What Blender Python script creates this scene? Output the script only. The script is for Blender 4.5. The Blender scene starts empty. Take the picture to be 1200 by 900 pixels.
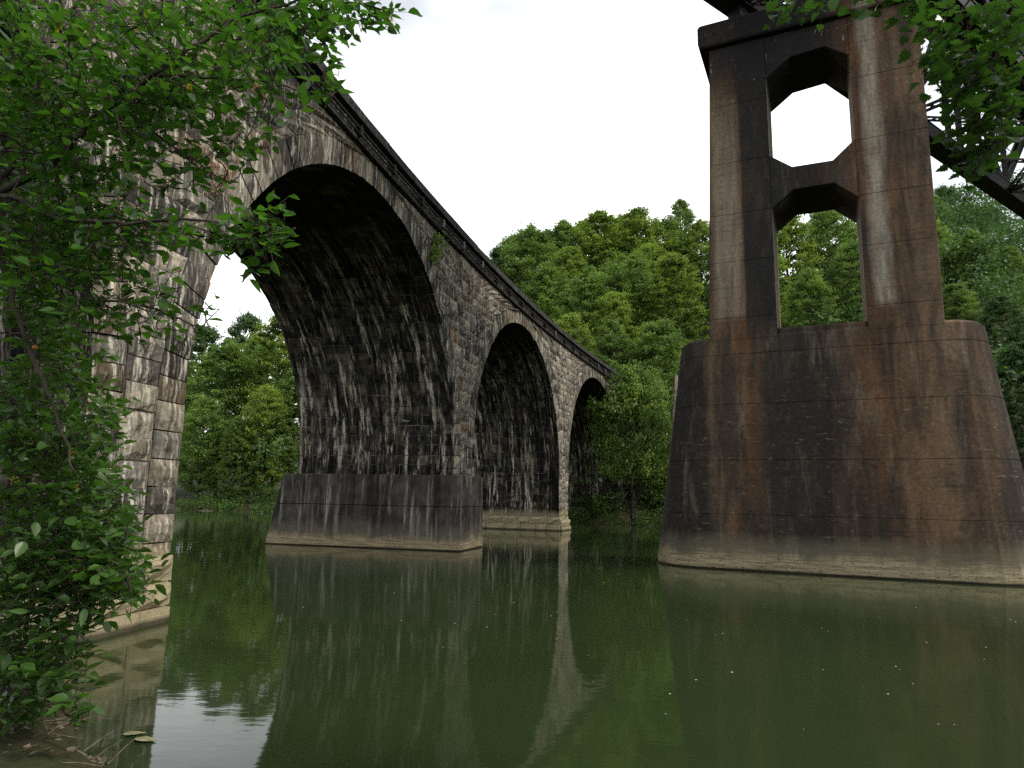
import bpy, math, random
import numpy as np
R_ = math.radians
random.seed(7); rng = np.random.default_rng(7)
scene = bpy.context.scene
col = scene.collection

# ------------------------------------------------------------------ camera
H = 2.5
PITCH, ROLL = math.atan((580.25 - 450) / 800), R_(1.0)
FW = np.array([0, math.cos(PITCH), math.sin(PITCH)]); RT0 = np.array([1., 0, 0]); UP0 = np.cross(RT0, FW)
RT = math.cos(ROLL) * RT0 + math.sin(ROLL) * UP0
UP = -math.sin(ROLL) * RT0 + math.cos(ROLL) * UP0
from mathutils import Matrix, Vector
cam = bpy.data.cameras.new('camera'); cam.lens = 24.0; cam.sensor_width = 36.0
cam.clip_start = 0.05; cam.clip_end = 3000
camo = bpy.data.objects.new('camera', cam); col.objects.link(camo)
m = Matrix.Identity(4)
for i in range(3):
    m[i][0] = RT[i]; m[i][1] = UP[i]; m[i][2] = -FW[i]
m[2][3] = H
camo.matrix_world = m
scene.camera = camo

# ------------------------------------------------------------------ world, sun, exposure
SUN_EL, SUN_AZ = R_(50), R_(104)          # azimuth clockwise from +Y: light from the right, a little behind the camera
world = bpy.data.worlds.new('World'); scene.world = world; world.use_nodes = True
wn, wl = world.node_tree.nodes, world.node_tree.links
wn.clear()
w_out = wn.new('ShaderNodeOutputWorld'); w_bg = wn.new('ShaderNodeBackground'); w_bg.inputs[1].default_value = 0.10
w_sky = wn.new('ShaderNodeTexSky'); w_sky.sky_type = 'NISHITA'; w_sky.sun_disc = False
w_sky.sun_elevation = SUN_EL; w_sky.sun_rotation = SUN_AZ; w_sky.dust_density = 2.0
w_tc = wn.new('ShaderNodeTexCoord'); w_map = wn.new('ShaderNodeMapping'); w_map.inputs['Scale'].default_value = (1, 1, 2.2); w_map.inputs['Location'].default_value = (.35, 0, .2)
w_noise = wn.new('ShaderNodeTexNoise'); w_noise.inputs['Scale'].default_value = 1.5; w_noise.inputs['Detail'].default_value = 4
w_ramp = wn.new('ShaderNodeValToRGB'); w_ramp.color_ramp.elements[0].position = 0.38; w_ramp.color_ramp.elements[1].position = 0.66
w_ramp.color_ramp.elements[0].color = (.30, .30, .30, 1)
w_mix = wn.new('ShaderNodeMix'); w_mix.data_type = 'RGBA'
w_mix.inputs[7].default_value = (23.5, 23.7, 23.6, 1)       # bright overcast cloud
wl.new(w_tc.outputs['Generated'], w_map.inputs[0]); wl.new(w_map.outputs[0], w_noise.inputs['Vector'])
wl.new(w_noise.outputs['Fac'], w_ramp.inputs[0]); wl.new(w_ramp.outputs[0], w_mix.inputs[0])
wl.new(w_sky.outputs[0], w_mix.inputs[6]); wl.new(w_mix.outputs[2], w_bg.inputs[0]); wl.new(w_bg.outputs[0], w_out.inputs[0])

sun = bpy.data.lights.new('sun', 'SUN'); sun.energy = 3.5; sun.angle = R_(9); sun.color = (1, .94, .83)
suno = bpy.data.objects.new('sun', sun); col.objects.link(suno)
sd = Vector((math.sin(SUN_AZ) * math.cos(SUN_EL), math.cos(SUN_AZ) * math.cos(SUN_EL), math.sin(SUN_EL)))
suno.rotation_euler = sd.to_track_quat('Z', 'Y').to_euler()
suno.location = (40, -10, 60)
vs = scene.view_settings
vs.view_transform = 'Standard'; vs.look = 'None'; vs.gamma = 1.0; vs.exposure = 0.0; vs.use_curve_mapping = False
scene.render.engine = 'CYCLES'
scene.cycles.max_bounces = 6; scene.cycles.diffuse_bounces = 3; scene.cycles.glossy_bounces = 3
scene.cycles.transmission_bounces = 3; scene.cycles.caustics_reflective = False; scene.cycles.caustics_refractive = False
scene.cycles.use_denoising = False; scene.cycles.sample_clamp_indirect = 6.0

# ------------------------------------------------------------------ helpers
def at(px, py, depth):
    """a place in the world seen at photo pixel (px,py), `depth` metres ahead along +Y"""
    d = FW * 800 + RT * (px - 600) + UP * (450 - py)
    return np.array([0, 0, H]) + d * (depth / d[1])
def proj(P):
    v = np.asarray(P, float) - np.array([0, 0, H]); z = v @ FW
    return 600 + 800 * (v @ RT) / z, 450 - 800 * (v @ UP) / z, z

def tag(o, label=None, cat=None, group=None, kind=None):
    if label: o['label'] = label
    if cat: o['category'] = cat
    if group: o['group'] = group
    if kind: o['kind'] = kind
    return o
def empty(name, loc=(0, 0, 0), rz=0.0, label=None, cat=None, group=None):
    o = bpy.data.objects.new(name, None); o.empty_display_size = .3
    o.location = loc; o.rotation_euler = (0, 0, rz); col.objects.link(o)
    return tag(o, label, cat, group)
def link_mesh(name, me, parent=None):
    o = bpy.data.objects.new(name, me); col.objects.link(o)
    if parent is not None: o.parent = parent
    return o
def make_mesh(name, verts, faces, mat, cols=None, smooth=False, lt=None):
    """verts Nx3, faces list of index lists (or an Nx4 / Nx3 array), cols: one rgb per vertex"""
    me = bpy.data.meshes.new(name)
    if isinstance(faces, np.ndarray):
        n, k = faces.shape
        me.vertices.add(len(verts)); me.vertices.foreach_set('co', np.asarray(verts, np.float32).ravel())
        me.loops.add(n * k); me.loops.foreach_set('vertex_index', faces.astype(np.int32).ravel())
        me.polygons.add(n); me.polygons.foreach_set('loop_start', np.arange(0, n * k, k, dtype=np.int32))
        me.polygons.foreach_set('loop_total', np.full(n, k, np.int32))
        me.update(calc_edges=True)
    else:
        me.from_pydata([tuple(map(float, v)) for v in verts], [], faces); me.update()
    if cols is not None:
        a = me.attributes.new('Col', 'FLOAT_COLOR', 'POINT')
        c4 = np.ones((len(verts), 4), np.float32); c4[:, :3] = cols
        a.data.foreach_set('color', c4.ravel())
    if lt is not None:
        a = me.attributes.new('Along', 'FLOAT_VECTOR', 'POINT'); a.data.foreach_set('vector', np.asarray(lt, np.float32).ravel())
    if smooth: me.polygons.foreach_set('use_smooth', np.ones(len(me.polygons), bool))
    if mat is not None: me.materials.append(mat)
    return me
def mesh_obj(name, verts, faces, mat, parent=None, cols=None, smooth=False, lt=None):
    return link_mesh(name, make_mesh(name, verts, faces, mat, cols, smooth, lt), parent)

class MB:
    """collects several shapes that belong to one part"""
    def __init__(s): s.v = []; s.f = []; s.n = 0
    def add(s, v, f):
        s.v.extend([tuple(map(float, q)) for q in v]); s.f.extend([[i + s.n for i in q] for q in f]); s.n += len(v)
    def bar(s, a, b, w, h, up=(0, 0, 1)):
        a = np.array(a, float); b = np.array(b, float); d = b - a; d /= np.linalg.norm(d)
        x = np.cross(d, up)
        if np.linalg.norm(x) < 1e-4: x = np.cross(d, (1, 0, 0))
        x /= np.linalg.norm(x); y = np.cross(x, d)
        q = [(-.5, -.5), (.5, -.5), (.5, .5), (-.5, .5)]
        v = [a + x * w * i + y * h * j for i, j in q] + [b + x * w * i + y * h * j for i, j in q]
        s.add(v, [[3, 2, 1, 0], [4, 5, 6, 7], [0, 1, 5, 4], [1, 2, 6, 5], [2, 3, 7, 6], [3, 0, 4, 7]])
    def tube(s, pts, rad, n=6):
        pts = [np.array(p, float) for p in pts]; rings = []
        for i, p in enumerate(pts):
            d = pts[min(i + 1, len(pts) - 1)] - pts[max(i - 1, 0)]; d /= (np.linalg.norm(d) + 1e-9)
            x = np.cross(d, (0.31, 0.2, 0.93)); x /= (np.linalg.norm(x) + 1e-9); y = np.cross(d, x)
            r = rad[i] if hasattr(rad, '__len__') else rad
            rings += [p + (x * math.cos(2 * math.pi * k / n) + y * math.sin(2 * math.pi * k / n)) * r for k in range(n)]
        f = []
        for i in range(len(pts) - 1):
            for k in range(n):
                a, b = i * n + k, i * n + (k + 1) % n
                f.append([a, b, b + n, a + n])
        f.append(list(range(n))[::-1]); f.append([(len(pts) - 1) * n + k for k in range(n)])
        s.add(rings, f)
    def build(s, name, mat, parent=None, smooth=False):
        return mesh_obj(name, s.v, s.f, mat, parent, None, smooth)

# ---- material helper
class NT:
    def __init__(s, name, rough=.8, spec=.3):
        s.m = bpy.data.materials.new(name); s.m.use_nodes = True
        s.t = s.m.node_tree; s.t.nodes.clear()
        s.out = s.n('ShaderNodeOutputMaterial'); s.b = s.n('ShaderNodeBsdfPrincipled')
        s.b.inputs['Roughness'].default_value = rough; s.b.inputs['Specular IOR Level'].default_value = spec
        s.l(s.b.outputs[0], s.out.inputs[0])
    def n(s, t): return s.t.nodes.new(t)
    def l(s, a, b): s.t.links.new(a, b)
    def setin(s, sock, v):
        if hasattr(v, 'is_linked') or hasattr(v, 'node'): s.l(v, sock)
        elif isinstance(v, (tuple, list)) and len(v) == 3 and sock.type == 'RGBA': sock.default_value = (*v, 1)
        else: sock.default_value = v
    def pos(s, scale=(1, 1, 1), obj=False, off=(0, 0, 0)):
        if obj:
            t = s.n('ShaderNodeTexCoord'); o = t.outputs['Object']
        else:
            t = s.n('ShaderNodeNewGeometry'); o = t.outputs['Position']
        mp = s.n('ShaderNodeMapping'); mp.inputs['Scale'].default_value = scale; mp.inputs['Location'].default_value = off
        s.l(o, mp.inputs[0]); return mp.outputs[0]
    def noise(s, vec, scale=1, detail=4, rough=.55, dist=0):
        t = s.n('ShaderNodeTexNoise'); t.inputs['Scale'].default_value = scale; t.inputs['Detail'].default_value = detail
        t.inputs['Roughness'].default_value = rough; t.inputs['Distortion'].default_value = dist
        s.l(vec, t.inputs['Vector']); return t.outputs['Fac']
    def ramp(s, fac, stops):
        t = s.n('ShaderNodeValToRGB'); e = t.color_ramp.elements
        while len(e) < len(stops): e.new(.5)
        for el, (p, c) in zip(e, stops):
            el.position = p; el.color = (c, c, c, 1) if not hasattr(c, '__len__') else (*c, 1)
        s.l(fac, t.inputs[0]); return t.outputs[0]
    def mix(s, fac, a, b, mode='MIX'):
        t = s.n('ShaderNodeMix'); t.data_type = 'RGBA'; t.blend_type = mode
        s.setin(t.inputs[0], fac); s.setin(t.inputs[6], a); s.setin(t.inputs[7], b); return t.outputs[2]
    def math(s, op, a, b=0.0, c=None):
        t = s.n('ShaderNodeMath'); t.operation = op; s.setin(t.inputs[0], a); s.setin(t.inputs[1], b)
        if c is not None: s.setin(t.inputs[2], c)
        return t.outputs[0]
    def attr(s, name):
        t = s.n('ShaderNodeAttribute'); t.attribute_name = name; return t.outputs['Color']
    def sep(s, vec):
        t = s.n('ShaderNodeSeparateXYZ'); s.l(vec, t.inputs[0]); return t.outputs
    def mrange(s, v, a, b, c=0.0, d=1.0):
        t = s.n('ShaderNodeMapRange'); t.clamp = True
        s.setin(t.inputs[0], v); t.inputs[1].default_value = a; t.inputs[2].default_value = b
        t.inputs[3].default_value = c; t.inputs[4].default_value = d; return t.outputs[0]
    def bump(s, h, strength=.4, dist=.02):
        t = s.n('ShaderNodeBump'); t.inputs['Strength'].default_value = strength; t.inputs['Distance'].default_value = dist
        s.l(h, t.inputs['Height']); s.l(t.outputs[0], s.b.inputs['Normal'])
    def color(s, c): s.setin(s.b.inputs['Base Color'], c)

# ------------------------------------------------------------------ materials
def mat_stone():
    t = NT('weathered_ashlar', .9, .06); p = t.pos()
    base = t.attr('Col')
    g = t.noise(p, 7, 6, .65)
    c = t.mix(t.ramp(g, [(.30, .0), (.70, 1.)]), t.mix(1.0, base, (.42, .41, .40), 'MULTIPLY'), t.mix(1.0, base, (1.02, 1.01, 1.0), 'MULTIPLY'))
    dk = t.noise(t.pos((.9, .9, .16)), 1.6, 5, .6)
    c = t.mix(t.ramp(dk, [(.52, 0.), (.72, .55)]), c, (.026, .023, .020))
    wh = t.noise(t.pos((5.5, 5.5, .5), off=(3, 1, 0)), 1.5, 7, .72)
    c = t.mix(t.ramp(wh, [(.51, 0.), (.64, .82)]), c, (.55, .51, .43))
    bk = t.noise(t.pos((6.5, 6.5, .6), off=(13, 7, 4)), 1.4, 6, .7)
    c = t.mix(t.ramp(bk, [(.50, 0.), (.62, .75)]), c, (.030, .028, .026))
    rs = t.noise(t.pos((1.3, 1.3, .35), off=(9, 4, 2)), 1.1, 4)
    c = t.mix(t.ramp(rs, [(.64, 0.), (.76, .5)]), c, (.22, .12, .05))
    z = t.sep(p)[2]
    zz = t.math('ADD', z, t.math('MULTIPLY', t.noise(p, 1.3, 3), -.5))
    sed = t.mix(t.noise(t.pos((.4, .4, 9)), 1.0, 3), (.33, .285, .175), (.19, .160, .10))
    c = t.mix(t.mrange(zz, .75, 1.25, .9, 0.), c, sed)
    c = t.mix(t.mrange(z, .05, .14, .85, 0.), c, (.02, .018, .014))
    t.color(c); t.bump(t.noise(p, 11, 7, .7), .8, .04)
    return t.m
def mat_vault():
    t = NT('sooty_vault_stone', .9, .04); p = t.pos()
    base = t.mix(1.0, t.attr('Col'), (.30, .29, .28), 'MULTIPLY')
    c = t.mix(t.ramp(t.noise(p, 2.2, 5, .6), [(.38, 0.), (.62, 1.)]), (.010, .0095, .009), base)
    z = t.sep(p)[2]
    an = t.n('ShaderNodeAttribute'); an.attribute_name = 'Along'
    def vl(sx, sz, off=(0, 0, 0)):
        mp = t.n('ShaderNodeMapping'); mp.inputs['Scale'].default_value = (sx, 1, sz); mp.inputs['Location'].default_value = off
        t.l(an.outputs['Vector'], mp.inputs[0]); return mp.outputs[0]
    low = t.mrange(t.sep(an.outputs['Vector'])[2], 12.5, 7.0, .10, 1.0)
    broad = t.ramp(t.noise(vl(1.0, .14), 1.0, 5, .65), [(.44, .04), (.55, 1.)])
    st = t.noise(vl(4.6, .62, (3, 0, 0)), 1.2, 6, .70)
    k = t.math('MULTIPLY', t.math('MULTIPLY', t.ramp(st, [(.51, 0.), (.60, 1.)]), low), broad)
    c = t.mix(k, c, (.46, .425, .35))
    st2 = t.noise(vl(3.0, .5, (8, 1, 4)), 1.6, 6, .7)
    k2 = t.math('MULTIPLY', t.math('MULTIPLY', t.ramp(st2, [(.55, 0.), (.66, .8)]), low), t.math('ADD', t.math('MULTIPLY', broad, .6), .3))
    c = t.mix(k2, c, (.25, .21, .15))
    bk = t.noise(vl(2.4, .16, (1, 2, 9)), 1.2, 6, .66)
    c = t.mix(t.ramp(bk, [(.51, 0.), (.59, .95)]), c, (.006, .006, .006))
    zz = t.math('ADD', z, t.math('MULTIPLY', t.noise(p, 1.3, 3), -.5))
    sed = t.mix(t.noise(t.pos((.4, .4, 9)), 1.0, 3), (.33, .285, .175), (.19, .160, .10))
    c = t.mix(t.mrange(zz, .75, 1.25, .9, 0.), c, sed)
    c = t.mix(t.mrange(z, .05, .14, .85, 0.), c, (.02, .018, .014))
    t.color(c); t.bump(t.noise(p, 10, 6, .7), .6, .03)
    return t.m
def mat_mortar(name, k):
    t = NT(name, .9, .2); p = t.pos()
    t.color(t.mix(t.ramp(t.noise(p, 3.0, 5, .6), [(.4, 0.), (.62, 1.)]), (.05 * k, .048 * k, .045 * k), (.42 * k, .40 * k, .36 * k)))
    t.bump(t.noise(p, 30, 3), .3, .01); return t.m
def mat_coping():
    t = NT('blackened_coping_stone', .9, .06); p = t.pos()
    c = t.mix(t.ramp(t.noise(p, 3.5, 6, .65), [(.35, 0.), (.7, 1.)]), (.016, .016, .018), (.075, .071, .066))
    c = t.mix(t.ramp(t.noise(t.pos((3, 3, .5)), 2.0, 5, .7), [(.58, 0.), (.72, .5)]), c, (.33, .31, .28))
    t.color(c); t.bump(t.noise(p, 14, 6), .5, .02); return t.m
def mat_concrete_footing():
    t = NT('stained_footing_concrete', .9, .06); p = t.pos()
    c = t.mix(t.ramp(t.noise(p, 1.6, 6, .6), [(.35, 0.), (.68, 1.)]), (.030, .028, .026), (.085, .078, .068))
    st = t.noise(t.pos((2.6, 2.6, .22), off=(2, 6, 1)), 1.3, 7, .7, .3)
    c = t.mix(t.ramp(st, [(.54, 0.), (.68, .75)]), c, (.34, .31, .26))
    sd = t.noise(t.pos((1.5, 1.5, .16), off=(7, 0, 1)), 1.3, 6, .65, .3)
    c = t.mix(t.ramp(sd, [(.50, 0.), (.64, .85)]), c, (.018, .016, .015))
    z = t.sep(p)[2]
    zz = t.math('ADD', z, t.math('MULTIPLY', t.noise(t.pos((1.6, 1.6, .3)), 1.3, 7, .65), -1.1))
    sed = t.mix(t.ramp(t.noise(t.pos((.5, .5, 11)), 1.6, 5, .7), [(.38, 0.), (.62, 1.)]), (.37, .30, .18), (.15, .122, .078))
    c = t.mix(t.mrange(zz, .1, .75, .45, 0.), c, (.17, .15, .11))
    c = t.mix(t.mrange(zz, -.18, .08, .92, 0.), c, sed)
    c = t.mix(t.mrange(z, .03, .08, .95, 0.), c, (.008, .007, .006))
    t.color(c); t.bump(t.noise(p, 9, 8, .7), .6, .03); return t.m
def mat_concrete_pier():
    t = NT('rust_stained_pier_concrete', .9, .05); o = t.pos(obj=True)
    uvz = t.sep(o); u, vdep, z = uvz[0], uvz[1], uvz[2]
    wob = t.math('MULTIPLY', t.math('SUBTRACT', t.noise(t.pos((1.2, 1.2, .10), obj=True), 1.2, 4), .5), 2.4)
    uu = t.math('MULTIPLY_ADD', t.math('ADD', u, wob), 1 / 13., .5)
    D, DD, BR, BL = (.032, .028, .024), (.028, .0235, .0195), (.108, .058, .031), (.150, .100, .063)
    c = t.ramp(uu, [(.02, D), (.17, DD), (.215, BL), (.29, BR), (.36, D), (.50, DD), (.56, (.075, .05, .035)), (.63, BR), (.76, BL), (.84, (.09, .058, .038)), (.93, D)])
    c = t.mix(t.ramp(t.noise(t.pos((1.1, 1.1, .16), obj=True), 1.5, 6, .6, .4), [(.44, 0.), (.62, .8)]), c, (.030, .026, .023))
    c = t.mix(t.ramp(t.noise(t.pos((1.3, 1.3, .22), obj=True, off=(4, 7, 0)), 1.4, 7, .68, .5), [(.55, 0.), (.75, .5)]), c, (.24, .19, .145))
    patch = t.noise(t.pos((.8, .8, .5), obj=True), 1.1, 8, .68, .6)
    c = t.mix(t.ramp(patch, [(.46, 0.), (.64, .5)]), c, (.036, .031, .027))
    gry = t.noise(t.pos((.9, .9, .35), obj=True, off=(3, 9, 5)), 1.2, 8, .7, .4)
    c = t.mix(t.ramp(gry, [(.52, 0.), (.72, .40)]), c, (.115, .098, .078))
    # pale lime run down the right-hand column, with a shape of its own
    lu = t.math('ADD', u, t.math('MULTIPLY', t.math('SUBTRACT', t.noise(t.pos((.5, .5, .25), obj=True), 2.0, 3), .5), .35))
    band = t.math('MULTIPLY', t.mrange(lu, 1.60, 1.90), t.mrange(lu, 2.45, 2.15))
    band = t.math('MULTIPLY', band, t.mrange(z, 9.2, 9.6))
    band = t.math('MULTIPLY', band, t.mrange(t.noise(t.pos((4, 4, .5), obj=True), 1.5, 5), .3, .62, .3, .95))
    c = t.mix(t.math('MULTIPLY', band, .75), c, (.36, .325, .265))
    band2 = t.math('MULTIPLY', t.mrange(u, -3.85, -3.6), t.mrange(u, -2.55, -2.85))
    band2 = t.math('MULTIPLY', band2, t.math('MULTIPLY', t.mrange(z, 9.2, 9.6), t.mrange(z, 19.0, 16.0)))
    band2 = t.math('MULTIPLY', band2, t.mrange(t.noise(t.pos((3, 3, .3), obj=True, off=(1, 5, 3)), 1.6, 5), .35, .65, .3, .85))
    c = t.mix(band2, c, (.25, .21, .16))
    top = t.math('MULTIPLY', t.mrange(z, 18.0, 20.2), t.mrange(u, 1.4, .6))
    c = t.mix(t.math('MULTIPLY', top, .85), c, (.024, .024, .026))
    sp = t.noise(t.pos((5, 5, 1.0), obj=True, off=(8, 2, 2)), 2.3, 4, .7)
    c = t.mix(t.math('MULTIPLY', t.ramp(sp, [(.66, 0.), (.72, .8)]), t.mrange(z, 14, 18)), c, (.55, .54, .52))
    # form-board lines
    ln_ = t.math('ADD', u, t.math('MULTIPLY', t.math('SUBTRACT', t.noise(t.pos((1.5, 1.5, .8), obj=True), 2.2, 6, .7), .5), .22))
    dkb = t.math('MULTIPLY', t.mrange(ln_, -2.66, -2.58), t.math('MULTIPLY', t.mrange(lu, -1.1, -1.4), t.mrange(z, 8.4, 9.4)))
    c = t.mix(t.math('MULTIPLY', t.math('MULTIPLY', dkb, t.mrange(gry, .35, .65, .88, .5)), t.mrange(vdep, .12, .04)), c, (.022, .022, .023))
    lit_rv = t.math('MULTIPLY', t.math('MULTIPLY', t.mrange(vdep, .04, .10), t.mrange(vdep, 2.68, 2.6)), t.math('MULTIPLY', t.mrange(z, 8.8, 9.0), t.mrange(z, 20.4, 19.8)))  # side reveals of the openings: light falling on them painted in as paler concrete
    lit_rv = t.math('MULTIPLY', lit_rv, t.math('ADD', t.math('MULTIPLY', t.mrange(u, -1.70, -1.60), t.mrange(u, -1.50, -1.54)), t.math('MULTIPLY', t.mrange(u, 1.38, 1.43), t.mrange(u, 1.60, 1.50))))
    c = t.mix(t.math('MULTIPLY', lit_rv, t.mrange(t.noise(t.pos((2, 2, .3), obj=True, off=(6, 6, 6)), 1.5, 5), .3, .7, .85, .45)), c, (.30, .265, .20))
    bl = t.noise(t.pos((.25, .25, 6), obj=True), 1.6, 4, .7)
    c = t.mix(t.math('MULTIPLY', t.ramp(bl, [(.34, .5), (.46, 0.)]), t.ramp(patch, [(.4, .2), (.6, 1.)])), c, (.02, .018, .016))
    lt = t.math('MULTIPLY', t.ramp(t.noise(t.pos((1.2, 1.2, 5), obj=True, off=(2, 2, 5)), 1.8, 6, .75), [(.60, 0.), (.70, .8)]), t.mrange(z, 8.4, 6.0))
    c = t.mix(lt, c, (.25, .20, .15))
    gr = t.noise(o, 9, 6, .7)
    c = t.mix(.55, c, t.mix(1.0, c, t.ramp(gr, [(.28, .35), (.72, 1.7)]), 'MULTIPLY'))
    zz = t.math('ADD', z, t.math('MULTIPLY', t.noise(t.pos((1.3, 1.3, .4), obj=True), 1.2, 8, .68), -1.0))
    sed = t.mix(t.ramp(t.noise(t.pos((.5, .5, 10), obj=True), 1.7, 6, .75), [(.38, 0.), (.62, 1.)]), (.37, .31, .19), (.13, .108, .07))
    sed = t.mix(t.ramp(t.noise(t.pos((7, 7, 16), obj=True), 1.3, 3), [(.58, 0.), (.66, .8)]), sed, (.035, .028, .02))
    c = t.mix(t.mrange(zz, .35, .85, .55, 0.), c, (.16, .145, .10))
    c = t.mix(t.mrange(zz, -.10, .22, .95, 0.), c, sed)
    c = t.mix(t.mrange(z, .04, .10, .95, 0.), c, (.010, .009, .008))
    c = t.mix(t.mrange(z, .3, 1.2, 0., .10), c, t.mix(1.0, c, (.0, .0, .0), 'MULTIPLY'))
    t.color(c); t.bump(t.math('ADD', t.noise(o, 8, 8, .72), t.math('MULTIPLY', bl, .6)), .5, .025); return t.m
def mat_steel(name, a, b, rust=.5):
    t = NT(name, .7, .15); p = t.pos()
    c = t.mix(t.ramp(t.noise(p, 2.5, 5, .6), [(.35, 0.), (.65, 1.)]), a, b)
    c = t.mix(t.ramp(t.noise(p, 5, 5, .7), [(.55, 0.), (.7, rust)]), c, (.06, .028, .014))
    t.color(c); t.bump(t.noise(p, 25, 3), .15, .01); return t.m
def mat_leaf(name, a, b, tr, yellow=.02, rough=.36, transl=.38, clump=0.0):
    t = NT(name, rough, .2 if clump else .42); g = t.n('ShaderNodeNewGeometry'); r = g.outputs['Random Per Island']
    c = t.mix(r, a, b)
    if clump:
        c = t.mix(t.ramp(t.noise(t.pos(), clump, 3), [(.35, 0.), (.68, 1.)]), t.mix(1.0, c, (.55, .62, .62), 'MULTIPLY'), t.mix(1.0, c, (1.35, 1.28, 1.05), 'MULTIPLY'))
    if yellow:
        c = t.mix(t.math('GREATER_THAN', t.math('FRACT', t.math('MULTIPLY', r, 37.7)), 1 - yellow), c, (.26, .20, .03))
    t.color(c)
    tl = t.n('ShaderNodeBsdfTranslucent'); t.setin(tl.inputs[0], t.mix(1.0, c, tr, 'MULTIPLY'))
    mx = t.n('ShaderNodeMixShader'); mx.inputs[0].default_value = transl
    t.l(t.b.outputs[0], mx.inputs[1]); t.l(tl.outputs[0], mx.inputs[2]); t.l(mx.outputs[0], t.out.inputs[0])
    return t.m
def mat_bark(name, a, b):
    t = NT(name, .9, .2); p = t.pos((1, 1, .25))
    t.color(t.mix(t.ramp(t.noise(p, 9, 6, .65), [(.38, 0.), (.65, 1.)]), a, b)); t.bump(t.noise(p, 20, 5), .6, .02); return t.m
def mat_water():
    t = NT('river_water', .045, .5); t.b.inputs['IOR'].default_value = 1.36
    p = t.pos()
    t.color(t.mix(t.ramp(t.noise(p, .10, 4), [(.35, 0.), (.7, 1.)]), (.014, .0235, .008), (.020, .031, .0105)))
    h = t.math('ADD', t.noise(t.pos((1.0, 2.2, 1)), 1.6, 3, .5), t.math('MULTIPLY', t.noise(t.pos((1, 1.6, 1)), .35, 2), 1.2))
    t.bump(h, .04, .05)
    return t.m
def mat_ground():
    t = NT('wooded_soil', .95, .15); p = t.pos()
    c = t.mix(t.ramp(t.noise(p, .5, 6, .6), [(.35, 0.), (.65, 1.)]), (.022, .020, .010), (.030, .042, .012))
    c = t.mix(t.ramp(t.noise(p, 5, 6, .7), [(.45, 0.), (.7, .7)]), c, (.075, .055, .032))
    t.color(c); t.bump(t.noise(p, 6, 8, .7), .9, .08); return t.m
def mat_plain(name, c, rough=.6, spec=.3, var=.3):
    t = NT(name, rough, spec); p = t.pos()
    t.color(t.mix(t.ramp(t.noise(p, 12, 4), [(.35, 0.), (.65, 1.)]), tuple(x * (1 - var) for x in c), tuple(x * (1 + var) for x in c))); return t.m
M = dict(stone=mat_stone(), vault=mat_vault(), mortar=mat_mortar('pale_mortar', 1.0), vmortar=mat_mortar('grimy_mortar', .55), coping=mat_coping(),
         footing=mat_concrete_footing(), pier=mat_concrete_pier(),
         steel=mat_steel('dark_riveted_steel', (.012, .012, .013), (.028, .026, .025)),
         plate=mat_steel('dusty_lit_steel_plate', (.10, .10, .10), (.20, .195, .19), .35),  # lighter grey: dust, plus light on the top flanges put into the colour
         water=mat_water(), ground=mat_ground(), bark=mat_bark('dark_bark', (.018, .014, .010), (.06, .048, .036)),
         palebark=mat_bark('pale_bark', (.06, .05, .04), (.20, .175, .14)),
         fleaf=mat_leaf('broad_tree_leaf', (.020, .060, .010), (.056, .125, .020), (1.7, 2.0, .8), .006),
         mleaf=mat_leaf('lobed_leaf', (.013, .036, .008), (.030, .068, .013), (1.7, 1.9, .9), .0),
         bleaf=mat_leaf('bush_leaf', (.030, .072, .014), (.064, .130, .026), (1.6, 1.9, .9), .006),
         t1=mat_leaf('forest_leaf', (.078, .138, .030), (.136, .208, .052), (1.55, 1.75, .8), 0, .55, .33, .30),
         t2=mat_leaf('forest_leaf_yellowish', (.106, .164, .028), (.168, .234, .048), (1.55, 1.75, .7), 0, .55, .33, .30),
         t3=mat_leaf('forest_leaf_deep', (.038, .082, .030), (.068, .122, .044), (1.5, 1.7, .95), 0, .55, .33, .30),
         under=mat_leaf('undergrowth_leaf', (.030, .066, .013), (.06, .11, .022), (1.5, 1.7, .8), 0, .55, .3, .5),
         petal=mat_plain('pale_floating_bits', (.46, .45, .40), .6, .3, .3), deadleaf=mat_plain('wet_dead_leaf', (.20, .19, .10), .5, .4),
         stick=mat_plain('dead_wood', (.10, .082, .058), .85, .1, .5), rock=mat_plain('mossy_rock', (.09, .08, .06), .9, .2, .4),
         fruit=mat_plain('orange_fruit', (.36, .10, .02), .4, .4, .15))

# ------------------------------------------------------------------ terrain and water
def smooth(x, a, b):
    t = np.clip((x - a) / (b - a), 0, 1); return t * t * (3 - 2 * t)
RN = np.array([.423, .906])                                   # across the river
def wob(x, y, s): return (np.sin(x * .9 * s + 1.3) * np.cos(y * 1.1 * s + .4) + .6 * np.sin(x * 2.3 * s + y * 1.7 * s))
def ground_z(x, y):
    x = np.asarray(x, float); y = np.asarray(y, float)
    far = (x * RN[0] + y * RN[1]) - 62.3 + wob(x, y, .12) * 1.2          # >0 beyond the far bank
    hill = .10 + .48 * smooth(x - .25 * y, -62, -36)
    up = smooth(far, -1.5, 1.5) * 2.0 - 1.6 + .9 * smooth(far, 1, 10) + hill * np.clip(far - 6, 0, 90) + .12 * np.clip(far - 96, 0, 400)
    near = 4.4 - (x * RN[0] + y * RN[1]) + wob(x, y, .5) * .25           # >0 on the camera's bank
    near = near + 1.6 * np.exp(-((x + 6.0) ** 2 / 4 + (y - 8.3) ** 2 / 5))
    near = near + 2.2 * np.exp(-((x + 8.5) ** 2 / 14 + (y - 12.0) ** 2 / 10))
    dn = smooth(near, -1.4, 1.2) * 1.9 - 1.6 + .25 * np.clip(near, 0, 12) + .02 * np.clip(near - 12, 0, 400)
    return np.maximum(up, dn) + wob(x, y, 1.3) * .06
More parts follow.
